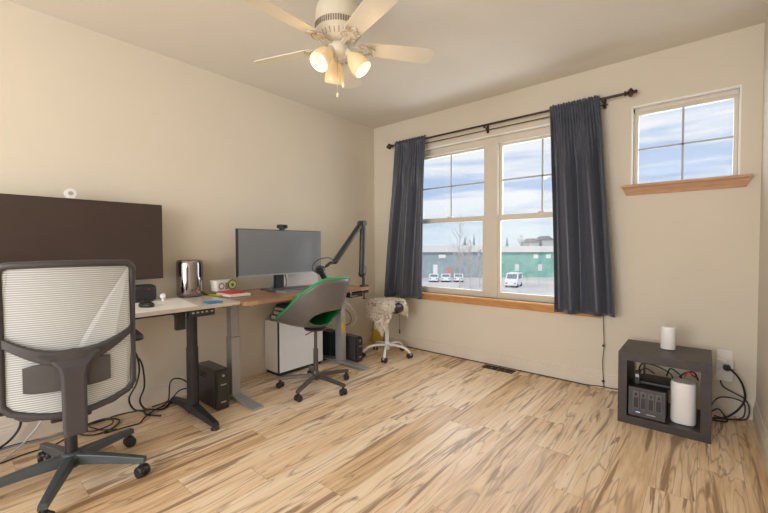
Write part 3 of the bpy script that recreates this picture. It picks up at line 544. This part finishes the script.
cw([(.30, -1.0, .70), (.33, -.86, .64), (.36, -.74, .52), (.36, -.71, .42), (.34, -.76, .345)], .006, CORDW, 'white cable arching from the wooden desk beyond the far leg')
cw([(.28, -1.0, .62), (.3, -.84, .55), (.32, -.76, .47), (.30, -.74, .38), (.22, -.76, .345)], .004, BLK, 'black cable arching from the wooden desk beyond the far leg')
for i, (y, a_) in enumerate(((-1.06, .02), (-1.03, .035), (-1.00, .015), (-.98, .03))):
    cw([(.06, y, .58), (.08 + a_, y - .03, .42), (.05, y + .03, .30), (.09, y - .02, .16), (.12 + a_, y, .02), (.2, y + .03, .008)], .004, BLK, 'black cable hanging in the tangle between cabinet and far desk leg', g='tangle of black cables beyond the cabinet')
cw([(.06, -2.20, .79), (.07, -2.14, .72), (.06, -2.0, .69), (.05, -1.9, .72), (.04, -1.85, .79)], .003, BLK, 'thin black cable sagging below the wooden desk near its grey leg')
cw([(.55, -2.68, .785), (.56, -2.62, .74), (.52, -2.56, .735), (.50, -2.54, .79)], .003, BLK, 'thin black cable looping beside the control panel under the white desk')
# floor cables at the left
cw([(.1, -2.80, .78), (.1, -2.777, .512), (.1, -2.747, .424), (.1, -2.734, .317), (.1, -2.755, .218), (.09, -2.80, .12), (.08, -2.77, .03), (.12, -2.72, .008), (.205, -2.723, .008), (.30, -2.665, .008)], .0065, BLK, 'black cord dropping from the white desk, the one bowing furthest left')
cw([(.08, -2.79, .78), (.08, -2.772, .47), (.08, -2.722, .384), (.08, -2.702, .304), (.08, -2.697, .178), (.07, -2.725, .08), (.07, -2.70, .012), (.12, -2.675, .008), (.188, -2.609, .008), (.10, -2.53, .008), (.05, -2.50, .008)], .0065, BLK, 'black cord dropping from the white desk, nearest the black leg')
cw([(.07, -3.10, .008), (.07, -2.96, .008), (.05, -2.872, .008), (.071, -2.772, .008), (.122, -2.70, .012), (.2, -2.64, .018)], .005, BLK, 'black cord running along the baseboard under the white desk')
cw([(.12, -2.66, .02), (.10, -2.56, .02), (.12, -2.543, .05), (.12, -2.533, .163), (.12, -2.499, .193), (.12, -2.44, .17), (.14, -2.40, .125), (.15, -2.372, .05)], .0055, BLK, 'black cord arching up behind the black desk leg')
cw([(.16, -2.62, .015), (.12, -2.535, .03), (.12, -2.468, .086), (.13, -2.41, .09), (.16, -2.38, .06)], .005, BLK, 'short black cord climbing to the backup tower')
cw([(.30, -3.0, .008), (.312, -2.865, .008), (.313, -2.8, .008), (.25, -2.75, .012), (.19, -2.66, .02), (.15, -2.58, .015)], .005, BLK, 'black cord curving out over the wood floor beside the office chair')
cw([(.085, -3.129, .008), (.22, -3.10, .01), (.277, -3.04, .008), (.26, -2.95, .008), (.16, -2.88, .01), (.06, -2.94, .012), (.06, -3.04, .008), (.16, -3.09, .018), (.237, -3.04, .018), (.21, -2.94, .018), (.12, -2.92, .018), (.09, -3.0, .018), (.15, -3.05, .026), (.25, -3.0, .014), (.30, -2.93, .008)], .005, BLK, 'coiled black cord on the floor behind the office chair')
cw([(.34, -3.62, .008), (.28, -3.52, .008), (.244, -3.479, .008), (.16, -3.40, .02), (.10, -3.34, .05), (.08, -3.281, .12), (.06, -3.24, .22), (.05, -3.2, .7)], .0055, CORDW, 'white cord falling from the white desk to the floor behind the office chair')
cw([(.05, -3.46, .35), (.05, -3.42, .24), (.05, -3.37, .14), (.06, -3.42, .05), (.10, -3.52, .012), (.18, -3.62, .008)], .007, BLK, 'thick black cord low on the wall at the left edge of view')
cw([(.14, -3.66, .008), (.10, -3.54, .02), (.08, -3.40, .02), (.10, -3.25, .012), (.07, -3.12, .008)], .005, BLK, 'black cord along the baseboard at the left edge of view')
cw([(.18, -3.66, .012), (.15, -3.52, .03), (.12, -3.42, .03), (.12, -3.30, .02), (.10, -3.18, .012)], .005, mat('blue_grey_rubber', (.20, .24, .36), .5), 'blue-grey cord along the baseboard at the left edge of view')
cw([(.30, -3.66, .008), (.27, -3.50, .008), (.24, -3.36, .008), (.24, -3.25, .008), (.16, -3.14, .008)], .0045, BLK, 'black cord on the floor under the office chair')

# ---------------------------------------------------------------- mesh office chair
CHX, CHY = .76, -3.25
ch = thing('office_chair', 'grey mesh-back office chair seen from behind at the white desk', 'chair', (CHX, CHY, 0), R(-7))
def caster(par, a, rad, r_=.030, fm=BLK, hubz=.085, wm=BLK):
    cx, cy = rad * cos(a), rad * sin(a); tw = a + 1.1
    fk = obj('caster', MB().cyl((cx, cy, r_ * 1.3), (cx, cy, hubz), .011, n=12).lathe([(.006, r_ * 1.95), (.02, r_ * 1.9), (r_ * .9, r_ * 1.5), (r_ * .95, r_ * 1.1), (.01, r_ * 1.1)], (cx, cy, 0), 14), fm, par)
    u = V((cos(tw), sin(tw), 0)); c0 = V((cx, cy, r_)) 
    for s in (-1, 1):
        M = Matrix.Translation(c0 + u * s * .017) @ u.to_track_quat('Z', 'X').to_matrix().to_4x4()
        obj('wheel', MB().lathe([(r_ * .5, -.010), (r_ * .95, -.010), (r_, -.005), (r_, .005), (r_ * .95, .010), (r_ * .5, .010)], M=M, n=20), wm, fk)
def arm_mb(a, rad, w0, w1, zt0, zt1, h0, h1, r0=.02):
    M = Matrix.Rotation(a, 4, 'Z'); rings = []
    for k in range(6):
        t_ = k / 5; x = r0 + (rad - r0) * t_; w_ = w0 + (w1 - w0) * t_; zt = zt0 + (zt1 - zt0) * t_ ** 1.3; h_ = h0 + (h1 - h0) * t_
        rings.append([(x, -w_, zt - h_), (x, w_, zt - h_), (x, w_ * .75, zt), (x, -w_ * .75, zt)])
    return MB().loft(rings, smooth=False, M=M)
for k in range(5):
    a = R(46 + 72 * k + 7); obj('base_arm', arm_mb(a, .365, .030, .020, .148, .105, .055, .030), STAR, ch, bevel=.005); caster(ch, a, .35)
obj('base_hub', MB().lathe([(.03, .075), (.045, .085), (.048, .13), (.04, .155), (.03, .158)]), STAR, ch)
obj('gas_lift', MB().cyl((0, 0, .10), (0, 0, .30), .027).cyl((0, 0, .30), (0, 0, .38), .018), BLKM, ch)
obj('seat_mechanism', MB().box(-.12, .12, -.08, .08, .365, .42).box(.08, .33, -.035, .035, .365, .40), BLK, ch, bevel=.008)
NX = lambda y, z: .325 - .045 * (y / .24) ** 2 + .05 * ((z - .75) / .4) ** 2 * (1 if z > .75 else .4) - .02
def outline(inset=0):
    P = []; W2 = .238 - inset; top = 1.15 - inset; r_ = .035
    def zb(y): return .462 + inset + .060 * (abs(y) / .24) ** 2.0
    for i in range(7): a_ = R(90 * i / 6); P.append((W2 - r_ + r_ * cos(a_), top - r_ + r_ * sin(a_)))
    for i in range(1, 12): P.append(((W2 - r_) * (1 - 2 * i / 12), top + .004 * sin(pi * i / 12)))
    for i in range(7): a_ = R(90 + 90 * i / 6); P.append((-W2 + r_ + r_ * cos(a_), top - r_ + r_ * sin(a_)))
    for i in range(1, 12): P.append((-W2, top - r_ + (.56 - top + r_) * i / 12))
    n = 18
    for i in range(n + 1): y = -W2 + 2 * W2 * i / n; e = 1 - abs(y) / W2; P.append((y, zb(y) + (.022 * max(0, 1 - e / .08) ** 2)))
    for i in range(1, 12): P.append((W2, .56 + (top - r_ - .56) * i / 12))
    return P
ol = outline(); ring = [V((NX(y, z), y, z)) for y, z in ol]
def closed_tube(pts, ra, rb):
    n = len(pts); rings = []
    c = sum(pts, V()) / n
    for i, p in enumerate(pts):
        dd = (pts[(i + 1) % n] - pts[i - 1]).normalized(); o_ = V((1, 0, 0)); a_ = (o_ - dd * o_.dot(dd)).normalized(); b_ = dd.cross(a_)
        rings.append([tuple(p + a_ * ra * cos(2 * pi * k / 8) + b_ * rb * sin(2 * pi * k / 8)) for k in range(8)])
    rings.append(rings[0]); return MB().loft(rings, cap=False)
obj('back_frame', closed_tube(ring, .016, .016), GREYF, ch)
mi = outline(.006); cen = (0, .8); rings = []
for s in [k / 10 for k in range(1, 11)]: rings.append([(NX(cen[0] + (y - cen[0]) * s, cen[1] + (z - cen[1]) * s), cen[0] + (y - cen[0]) * s, cen[1] + (z - cen[1]) * s) for y, z in mi])
obj('mesh_back', MB().loft(rings, cap=True, smooth=True), MESHM, ch)
# smile-shaped cross member and Y spine, behind the mesh
cmb = MB(); rings = []
for i in range(25):
    y = -.232 + .464 * i / 24; u = abs(y) / .232; zc = .722 + .095 * u ** 1.9; hh = .025 + .022 * (1 - u) ** 1.5; x = NX(y, zc) + .014 + .022 * (1 - u ** 2)
    rings.append([(x - .012, y, zc - hh), (x + .012, y, zc - hh * .8), (x + .012, y, zc + hh * .8), (x - .012, y, zc + hh)])
obj('cross_member', cmb.loft(rings, smooth=False), GREYF, ch, bevel=.005)
sp = MB(); rings = []
for z, w_, th in ((.385, .045, .022), (.42, .047, .022), (.55, .048, .022), (.65, .050, .022), (.69, .060, .022), (.72, .092, .02), (.75, .13, .016)):
    x = NX(0, z) + .055 - (.02 if z > .7 else 0)
    rings.append([(x - th / 2, -w_, z), (x + th / 2, -w_ * .8, z), (x + th / 2, w_ * .8, z), (x - th / 2, w_, z)])
obj('spine', sp.loft(rings, smooth=False), GREYF, ch, bevel=.006)
lp = MB(); rings = []
for i in range(13):
    y = -.16 + .31 * i / 12; x = NX(y, .66) + .02; k = .068 - .014 * (abs(y) / .165) ** 3
    rings.append([(x - .008, y - .01, .648 - k), (x + .008, y - .01, .648 - k), (x + .008, y - .01, .648 + k), (x - .008, y - .01, .648 + k)])
obj('lumbar_pad', lp.loft(rings, smooth=False), PAD, ch, bevel=.006)
obj('seat', MB().loft([[(p[0] * s, p[1] * s, z) for p in rrect(.44, .42, .09)] for z, s in ((.42, .93), (.435, 1), (.475, 1), (.49, .95))]).shift((-.02, 0, 0)), PAD, ch, bevel=.004)
for s in (-1, 1):
    ar = obj('armrest', MB().box(-.08, -.04, s * .275 - .012, s * .275 + .012, .42, .70).box(-.08, -.04, min(s * .1, s * .287), max(s * .1, s * .287), .405, .425), BLK, ch, bevel=.004)
    obj('arm_pad', MB().loft([[(p[0] - .05, p[1] + s * .285, z) for p in rrect(.25 * q, .085 * q, .03)] for z, q in ((.70, .92), (.708, 1), (.722, 1), (.73, .92))]), BLK, ar)

# ---------------------------------------------------------------- green shell chair
gx, gy = .717, -1.575
g = thing('swivel_chair', 'green-lined grey shell swivel chair facing the wooden desk', 'chair', (gx, gy, 0), R(5))   # +x local is the back
def shellmesh(off=0, top=0):
    NT, NS = 64, 22; rings = []
    for j in range(1, NS + 1):
        s = j / NS; row = []
        for i in range(NT):
            th = 2 * pi * i / NT; bk = (1 + cos(th)) / 2; sd_ = abs(sin(th))      # th=0 is the back
            Rr = .225 + .025 * (1 - bk) + .02 * sd_
            if cos(th) < 0: Rr *= 1 + .26 * (abs(sin(2 * th)) ** 2)
            td = abs((math.degrees(th) + 180) % 360 - 180); kk = min(1, max(0, (136 - td) / 104)); hgt = .075 + .365 * (.65 * kk + .35 * kk * kk * (3 - 2 * kk)); bk = max(bk, .0)
            rr = Rr * (1 - (1 - s) ** (1.12 + 1.2 * bk ** 1.5)); zz = hgt * s ** (1.75 + .15 * bk)
            lean = .085 * bk ** 2 * s ** 2
            x = (rr + lean) * cos(th) * (1 - .12 * 0); y = rr * sin(th) * (1 + .14 * bk * s * s)
            row.append((x + (-off * cos(th) * s), y - off * sin(th) * s, .525 + zz + off * (1 - s * .8)))
        rings.append(row)
    return MB().loft(rings, cap=True)
cut = MB(); cp_ = [(.165 * (abs(cos(a_)) ** .8) * (1 if cos(a_) > 0 else -1), .066 * (abs(sin(a_)) ** .8) * (1 if sin(a_) > 0 else -1)) for a_ in [2 * pi * k / 40 for k in range(40)]]
cut.loft([[(x, y * (1 + 0), z + .632) for y, z in cp_] for x in (.08, .5)])
cutter = obj('cutter', cut, GREEN, g)
def make_shell(name, off, m, par):
    o = obj(name, shellmesh(off), m, par)
    q = o.modifiers.new('solid', 'SOLIDIFY'); q.thickness = .007; q.offset = 0
    q = o.modifiers.new('cut', 'BOOLEAN'); q.operation = 'DIFFERENCE'; q.object = cutter; q.solver = 'EXACT'
    dg = bpy.context.evaluated_depsgraph_get(); me = bpy.data.meshes.new_from_object(o.evaluated_get(dg)); o.modifiers.clear(); old = o.data; o.data = me; bpy.data.meshes.remove(old); return o
shl = make_shell('seat_shell', 0, SHELL, g); lin = make_shell('lining', .0072, GREEN, g)
# green edge bead around the rim and around the opening
cm = cutter.data; bpy.data.objects.remove(cutter); bpy.data.meshes.remove(cm)
sm_ = shellmesh(.003); rim = [V(p) + V((0, 0, .001)) for p in sm_.v[21 * 64:22 * 64]]
obj('rim_trim', closed_tube(rim, .010, .010), GREEN, g)
def surf(y, z):     # outer shell x at a height, found on the back side
    best = min(((abs(v[1] - y) + abs(v[2] - z)), v[0]) for v in sm_.v if v[0] > 0); return best[1]
obj('seat_plate', MB().lathe([(.10, .522), (.09, .508), (.03, .498)]), GMET, g)
obj('column', MB().cyl((0, 0, .10), (0, 0, .34), .021).cyl((0, 0, .34), (0, 0, .51), .014), GMET, g)
obj('lever', MB().tube([(0, 0, .505), (.05, -.12, .505), (.06, -.17, .50)], .005), GMET, g)
GA = [223, 295, 7, 79, 151]
for k in range(5):
    a = R(222 + 72 * k - 5); obj('base_arm', arm_mb(a, .325, .019, .016, .125, .095, .035, .026, .01), GMET, g, bevel=.004); caster(g, a, .31, .026, BLK, .075)
obj('base_hub', MB().lathe([(.022, .07), (.03, .08), (.03, .135), (.022, .15)]), GMET, g)

# ---------------------------------------------------------------- stool with sheepskin
sx, sy = .575, -.44
s_ = thing('stool', 'round black swivel stool on a white five-star base near the corner', 'stool', (sx, sy, 0))
obj('seat', MB().lathe([(.12, .49), (.17, .495), (.195, .52), (.197, .565), (.18, .592), (.14, .60), (.01, .602)], n=36), BLK, s_)
obj('column', MB().cyl((0, 0, .10), (0, 0, .30), .024).cyl((0, 0, .30), (0, 0, .50), .016), WHTG, s_)
for k in range(5):
    a = R(-56 + 72 * k); M = Matrix.Rotation(a, 3, 'Z'); obj('base_arm', MB().tube([M @ V(p) for p in smooth([(.01, 0, .12), (.10, 0, .125), (.2, 0, .11), (.26, 0, .075), (.27, 0, .055)], 4)], .014, 10), WHTG, s_); caster(s_, a, .27, .028, STEEL, .06)
obj('base_hub', MB().lathe([(.024, .07), (.034, .08), (.034, .15), (.026, .16)]), WHTG, s_)
def drape():
    NT, NR = 90, 30; rg = random.Random(4); mb = MB(); rings = []; cyaw = YAW
    def pos(th, q):
        # th: angle, q: distance along the skin from the centre
        ph = math.degrees(th - cyaw); ph = (ph + 180) % 360 - 180          # 0 = towards picture right, -90 = towards the camera
        hang = .05 + .27 * math.exp(-((ph + 104) / 26) ** 2) + .12 * math.exp(-((abs(ph) - 165) / 40) ** 2) + .13 * math.exp(-((ph + 6) / 20) ** 2)
        gap = math.exp(-((ph + 45) / 20) ** 2); tot = (.19 + hang) * (1 - .64 * gap); dd = q * tot; R0 = .185
        if dd < R0: rad, z = dd, .625 - .01 * (dd / R0) ** 2
        else: e = dd - R0; rad = R0 + .022 * min(1, e / .04) + .05 * e; z = .615 - max(0, e - .01) * .98
        return V((rad * cos(th), rad * sin(th), z))
    for j in range(1, NR + 1):
        row = []
        for i in range(NT):
            th = 2 * pi * i / NT; p = pos(th, j / NR); n_ = noise.noise(p * 22) * .014 + noise.noise(p * 60) * .008
            out_ = V((cos(th), sin(th), .3)) if p.z < .6 else V((0, 0, 1)); p = p + out_ * (n_ + .004); row.append(tuple(p))
        rings.append(row)
    mb.loft(rings, cap=True); bot = []
    for k in range(2600):
        th = rg.uniform(0, 2 * pi); q = rg.uniform(.05, 1) ** .7; p = pos(th, q); o_ = (V((cos(th), sin(th), -.3)) if p.z < .6 else V((rg.uniform(-1, 1) * .7 + cos(th) * .5, rg.uniform(-1, 1) * .7 + sin(th) * .5, .8))).normalized()
        o_ = (o_ + V((rg.uniform(-.6, .6), rg.uniform(-.6, .6), rg.uniform(-.5, .3)))).normalized(); l_ = rg.uniform(.014, .034); m_ = p + o_ * l_ * .6 + V((rg.uniform(-.006, .006), rg.uniform(-.006, .006), 0)); e_ = m_ + (o_ + V((0, 0, -1.0))) * l_ * .45
        mb.tube([p, m_, e_], [.0055, .004, .0008], 4, cap=False)
    return mb
skin = drape(); skin.shift((sx, sy, 0)); one('sheepskin', skin, FUR, 'cream and brown shaggy sheepskin draped over the black stool', 'sheepskin', solid=0)

# ---------------------------------------------------------------- cube shelf and its contents
q = thing('cube_shelf', 'black-brown open cube side table by the window wall', 'side table', (3.0825, -.41, 0))
obj('top_panel', MB().box(-.248, .248, -.22, .22, .436, .492), CUBE, q, bevel=.0015); obj('bottom_panel', MB().box(-.248, .248, -.22, .22, 0, .054), CUBE, q, bevel=.0015)
for s in (-1, 1): obj('side_panel', MB().box(min(s * .248, s * .195), max(s * .248, s * .195), -.22, .22, .054, .436), CUBE, q, bevel=.0015)
t = thing('network_storage', 'black four-bay network storage box inside the cube table', 'storage device', (2.998, -.50, .054))
obj('case', MB().box(-.105, .105, -.10, .11, 0, .20), BLK, t, bevel=.003); fp = obj('front_panel', MB().box(-.102, .102, -.104, -.1, .004, .196), mat('bezel_grey', (.07, .067, .068), .35), t)
for k in range(4):
    x = -.078 + k * .042; tr_ = obj('drive_tray', MB().box(x, x + .037, -.112, -.104, .058, .178), mat('tray_grey', (.12, .115, .115), .4), t, bevel=.002); obj('tray_face', MB().box(x + .006, x + .031, -.1135, -.112, .064, .135), BLKM, tr_); obj('latch', MB().box(x + .012, x + .026, -.114, -.112, .145, .165), BLKG, tr_)
obj('status_light', MB().box(-.06, -.035, -.106, -.104, .03, .035), mat('blue_led', (.1, .2, .6), .4, emit=((.25, .45, 1), 1.2)), t); obj('logo_strip', MB().box(.0, .05, -.106, -.104, .025, .031), STEEL, t)
t = thing('router', 'flat black router lying on the network storage box', 'router', (3.04, -.43, .2555)); obj('case', MB().loft([[(a * s, b_ * s, z) for a, b_ in rrect(.22, .20, .03)] for z, s in ((0, .9), (.012, 1), (.026, .97), (.032, .85))]), BLK, t); obj('antenna', MB().box(-.085, -.073, .05, .064, .03, .13), BLK, t)
t = thing('ethernet_adapter', 'upright black adapter at the left side inside the cube table', 'adapter', (2.935, -.50, .2555)); obj('body', MB().box(-.016, .016, -.03, .03, 0, .085), BLKM, t, bevel=.004); obj('port', MB().box(-.01, .01, -.032, -.03, .05, .07), STEEL, t)
t = thing('wireless_router', 'white rounded wireless router inside the cube table', 'router', (3.19, -.51, .054)); obj('body', MB().loft([[(a * s, b_ * s, z) for a, b_ in rrect(.137, .12, .05)] for z, s in ((0.004, .94), (.014, 1), (.255, 1), (.270, .96), (.273, .9))]), WHTG, t); obj('base', MB().box(-.05, .05, -.045, .045, 0, .005), BLK, t)
t = thing('mesh_router', 'small white oval wireless device on top of the cube table', 'router', (3.095, -.36, .492)); obj('body', MB().loft([[(a * s, b_ * s, z) for a, b_ in rrect(.088, .07, .034)] for z, s in ((.005, .97), (.01, 1), (.150, 1), (.158, .96), (.161, .86))]), WHTG, t, ); obj('base', MB().loft([[(a, b_, z) for a, b_ in rrect(.07, .054, .026)] for z in (0, .006)]), GREYF, t)
cw([(3.02, -.35, .30), (2.97, -.36, .33), (2.93, -.37, .31), (2.95, -.34, .36), (3.05, -.33, .345), (3.12, -.34, .30), (3.10, -.33, .22)], .0045, BLK, 'black cable looping behind the flat router in the cube table')
cw([(3.09, -.36, .30), (3.11, -.37, .36), (3.15, -.37, .34), (3.17, -.34, .30), (3.13, -.33, .20)], .005, BLK, 'black cable arching beside the white router in the cube table')
cw([(3.16, -.36, .31), (3.20, -.36, .35), (3.24, -.37, .36), (3.262, -.33, .30)], .005, BLK, 'black cable over the white router in the cube table')
cw([(3.19, -.40, .33), (3.21, -.40, .365), (3.235, -.40, .345), (3.25, -.37, .33)], .0055, RED, 'red cable above the white router in the cube table')
cw([(2.905, -.42, .42), (2.912, -.43, .36), (2.906, -.41, .30), (2.912, -.42, .26)], .006, mat('tan_beads', (.30, .25, .18), .6), 'braided tan cord at the left inside of the cube table')

# ---------------------------------------------------------------- outlet, plugs, cables at the right corner
t = thing('wall_outlet', 'white wall outlet plate above the surge tap', 'outlet', (3.405, -.001, .345)); obj('plate', MB().box(-.042, .042, -.007, 0, 0, .12), WHT, t, bevel=.002); obj('socket', MB().box(-.017, .017, -.009, -.006, .07, .10), WHTG, t)
t = thing('surge_tap', 'white multi-plug surge tap on the wall outlet', 'surge protector', (3.405, -.008, .25)); obj('body', MB().box(-.047, .047, -.04, 0, 0, .15), WHT, t, bevel=.006); obj('socket', MB().box(-.03, -.01, -.042, -.04, .04, .07), WHTG, t); obj('plug', MB().box(-.018, .018, -.06, -.04, .125, .148), WHTG, t, bevel=.004)
cw([(3.405, -.075, .40), (3.39, -.085, .37), (3.37, -.07, .33), (3.355, -.06, .28), (3.35, -.055, .25)], .0035, WHT, 'thin white cord on the surge tap')
t = thing('black_plug', 'black round plug in the side of the white surge tap', 'plug', (3.415, -.05, .355)); obj('body', MB().cyl((0, 0, 0), (.0, -.035, 0), .022).cyl((0, -.03, 0), (.03, -.045, -.01), .009), BLK, t)
G3 = 'black cords looping below the surge tap'
cw([(3.44, -.094, .345), (3.47, -.09, .31), (3.50, -.07, .243), (3.512, -.06, .15), (3.48, -.06, .07), (3.437, -.075, .02), (3.397, -.13, .01), (3.345, -.17, .008)], .0065, BLK, 'thick black cord curving from the round plug to the floor', g=G3)
cw([(3.385, -.03, .25), (3.385, -.045, .236), (3.40, -.055, .21), (3.44, -.05, .185), (3.51, -.05, .149), (3.535, -.06, .09), (3.52, -.08, .02), (3.45, -.115, .008), (3.367, -.13, .01)], .0045, BLK, 'thin black cord from the bottom of the surge tap to the corner', g=G3)
cw([(3.335, -.2, .11), (3.36, -.12, .13), (3.395, -.1, .149), (3.464, -.1, .152), (3.508, -.1, .125), (3.50, -.12, .04), (3.43, -.14, .012), (3.35, -.15, .02)], .0045, BLK, 'black cord forming a flat loop beside the cube table', g=G3)
cw([(3.335, -.22, .07), (3.37, -.2, .09), (3.40, -.18, .05), (3.42, -.17, .012), (3.40, -.2, .008), (3.34, -.22, .012)], .005, BLK, 'short tangled black cord against the cube table', g=G3)
# curtain cords and baseboard gap strip with its cable end
t = thing('blind_cord', 'thin brown cord hanging below the right curtain to the floor', 'cord', (2.635, -.03, .66)); obj('cord', MB().tube(smooth([(-.005, -.005, 0), (.005, 0, -.28), (-.004, 0, -.42), (.004, 0, -.60), (.012, -.01, -.65)]), .003), BRONZE, t)
for z in (-.295, -.60): obj('bead', MB().box(-.008, .012, -.008, .004, z, z + .018), BRONZE, t, bevel=.003)
t = thing('curtain_wand', 'thin cord with black pull below the left curtain', 'cord', (.452, -.05, .61)); obj('cord', MB().cyl((0, 0, 0), (0, 0, -.40), .002, n=6), BRONZE, t); obj('cord_pull', MB().cyl((0, 0, -.45), (0, 0, -.40), .008, n=10), BLK, t)
cw([(.55, -.024, .008), (1.0, -.022, .006), (1.45, -.022, .006), (1.8, -.022, .006), (2.3, -.022, .006), (2.5, -.03, .008), (2.62, -.03, .02), (2.72, -.06, .03), (2.82, -.09, .06)], .004, BLK, 'dark strip for the shaded gap under the window wall baseboard, ending as a black cable', k=8)  # dark line drawn for the shaded gap; only the right end is cable
t = thing('floor_vent', 'brown metal floor register below the large window', 'floor vent', (1.735, -.10, 0))
obj('frame', frame_of(-.155, .155, -.05, .05, .014, 0, .006).add([], []), BRONZE, t)
fr = t.children[0]
for v_ in fr.data.vertices: x, y, z = v_.co; v_.co = (x, z, y)
mb = MB()
for k in range(4): mb.box(-.135 + k * .07, -.08 + k * .07, -.03, .03, .0005, .003)
obj('slots', mb, BLK, t); mb = MB(); [mb.box(-.141, .141, -.036 + k * .018, -.030 + k * .018, .003, .005) for k in range(5)]; obj('louvres', mb, BRONZE, t)
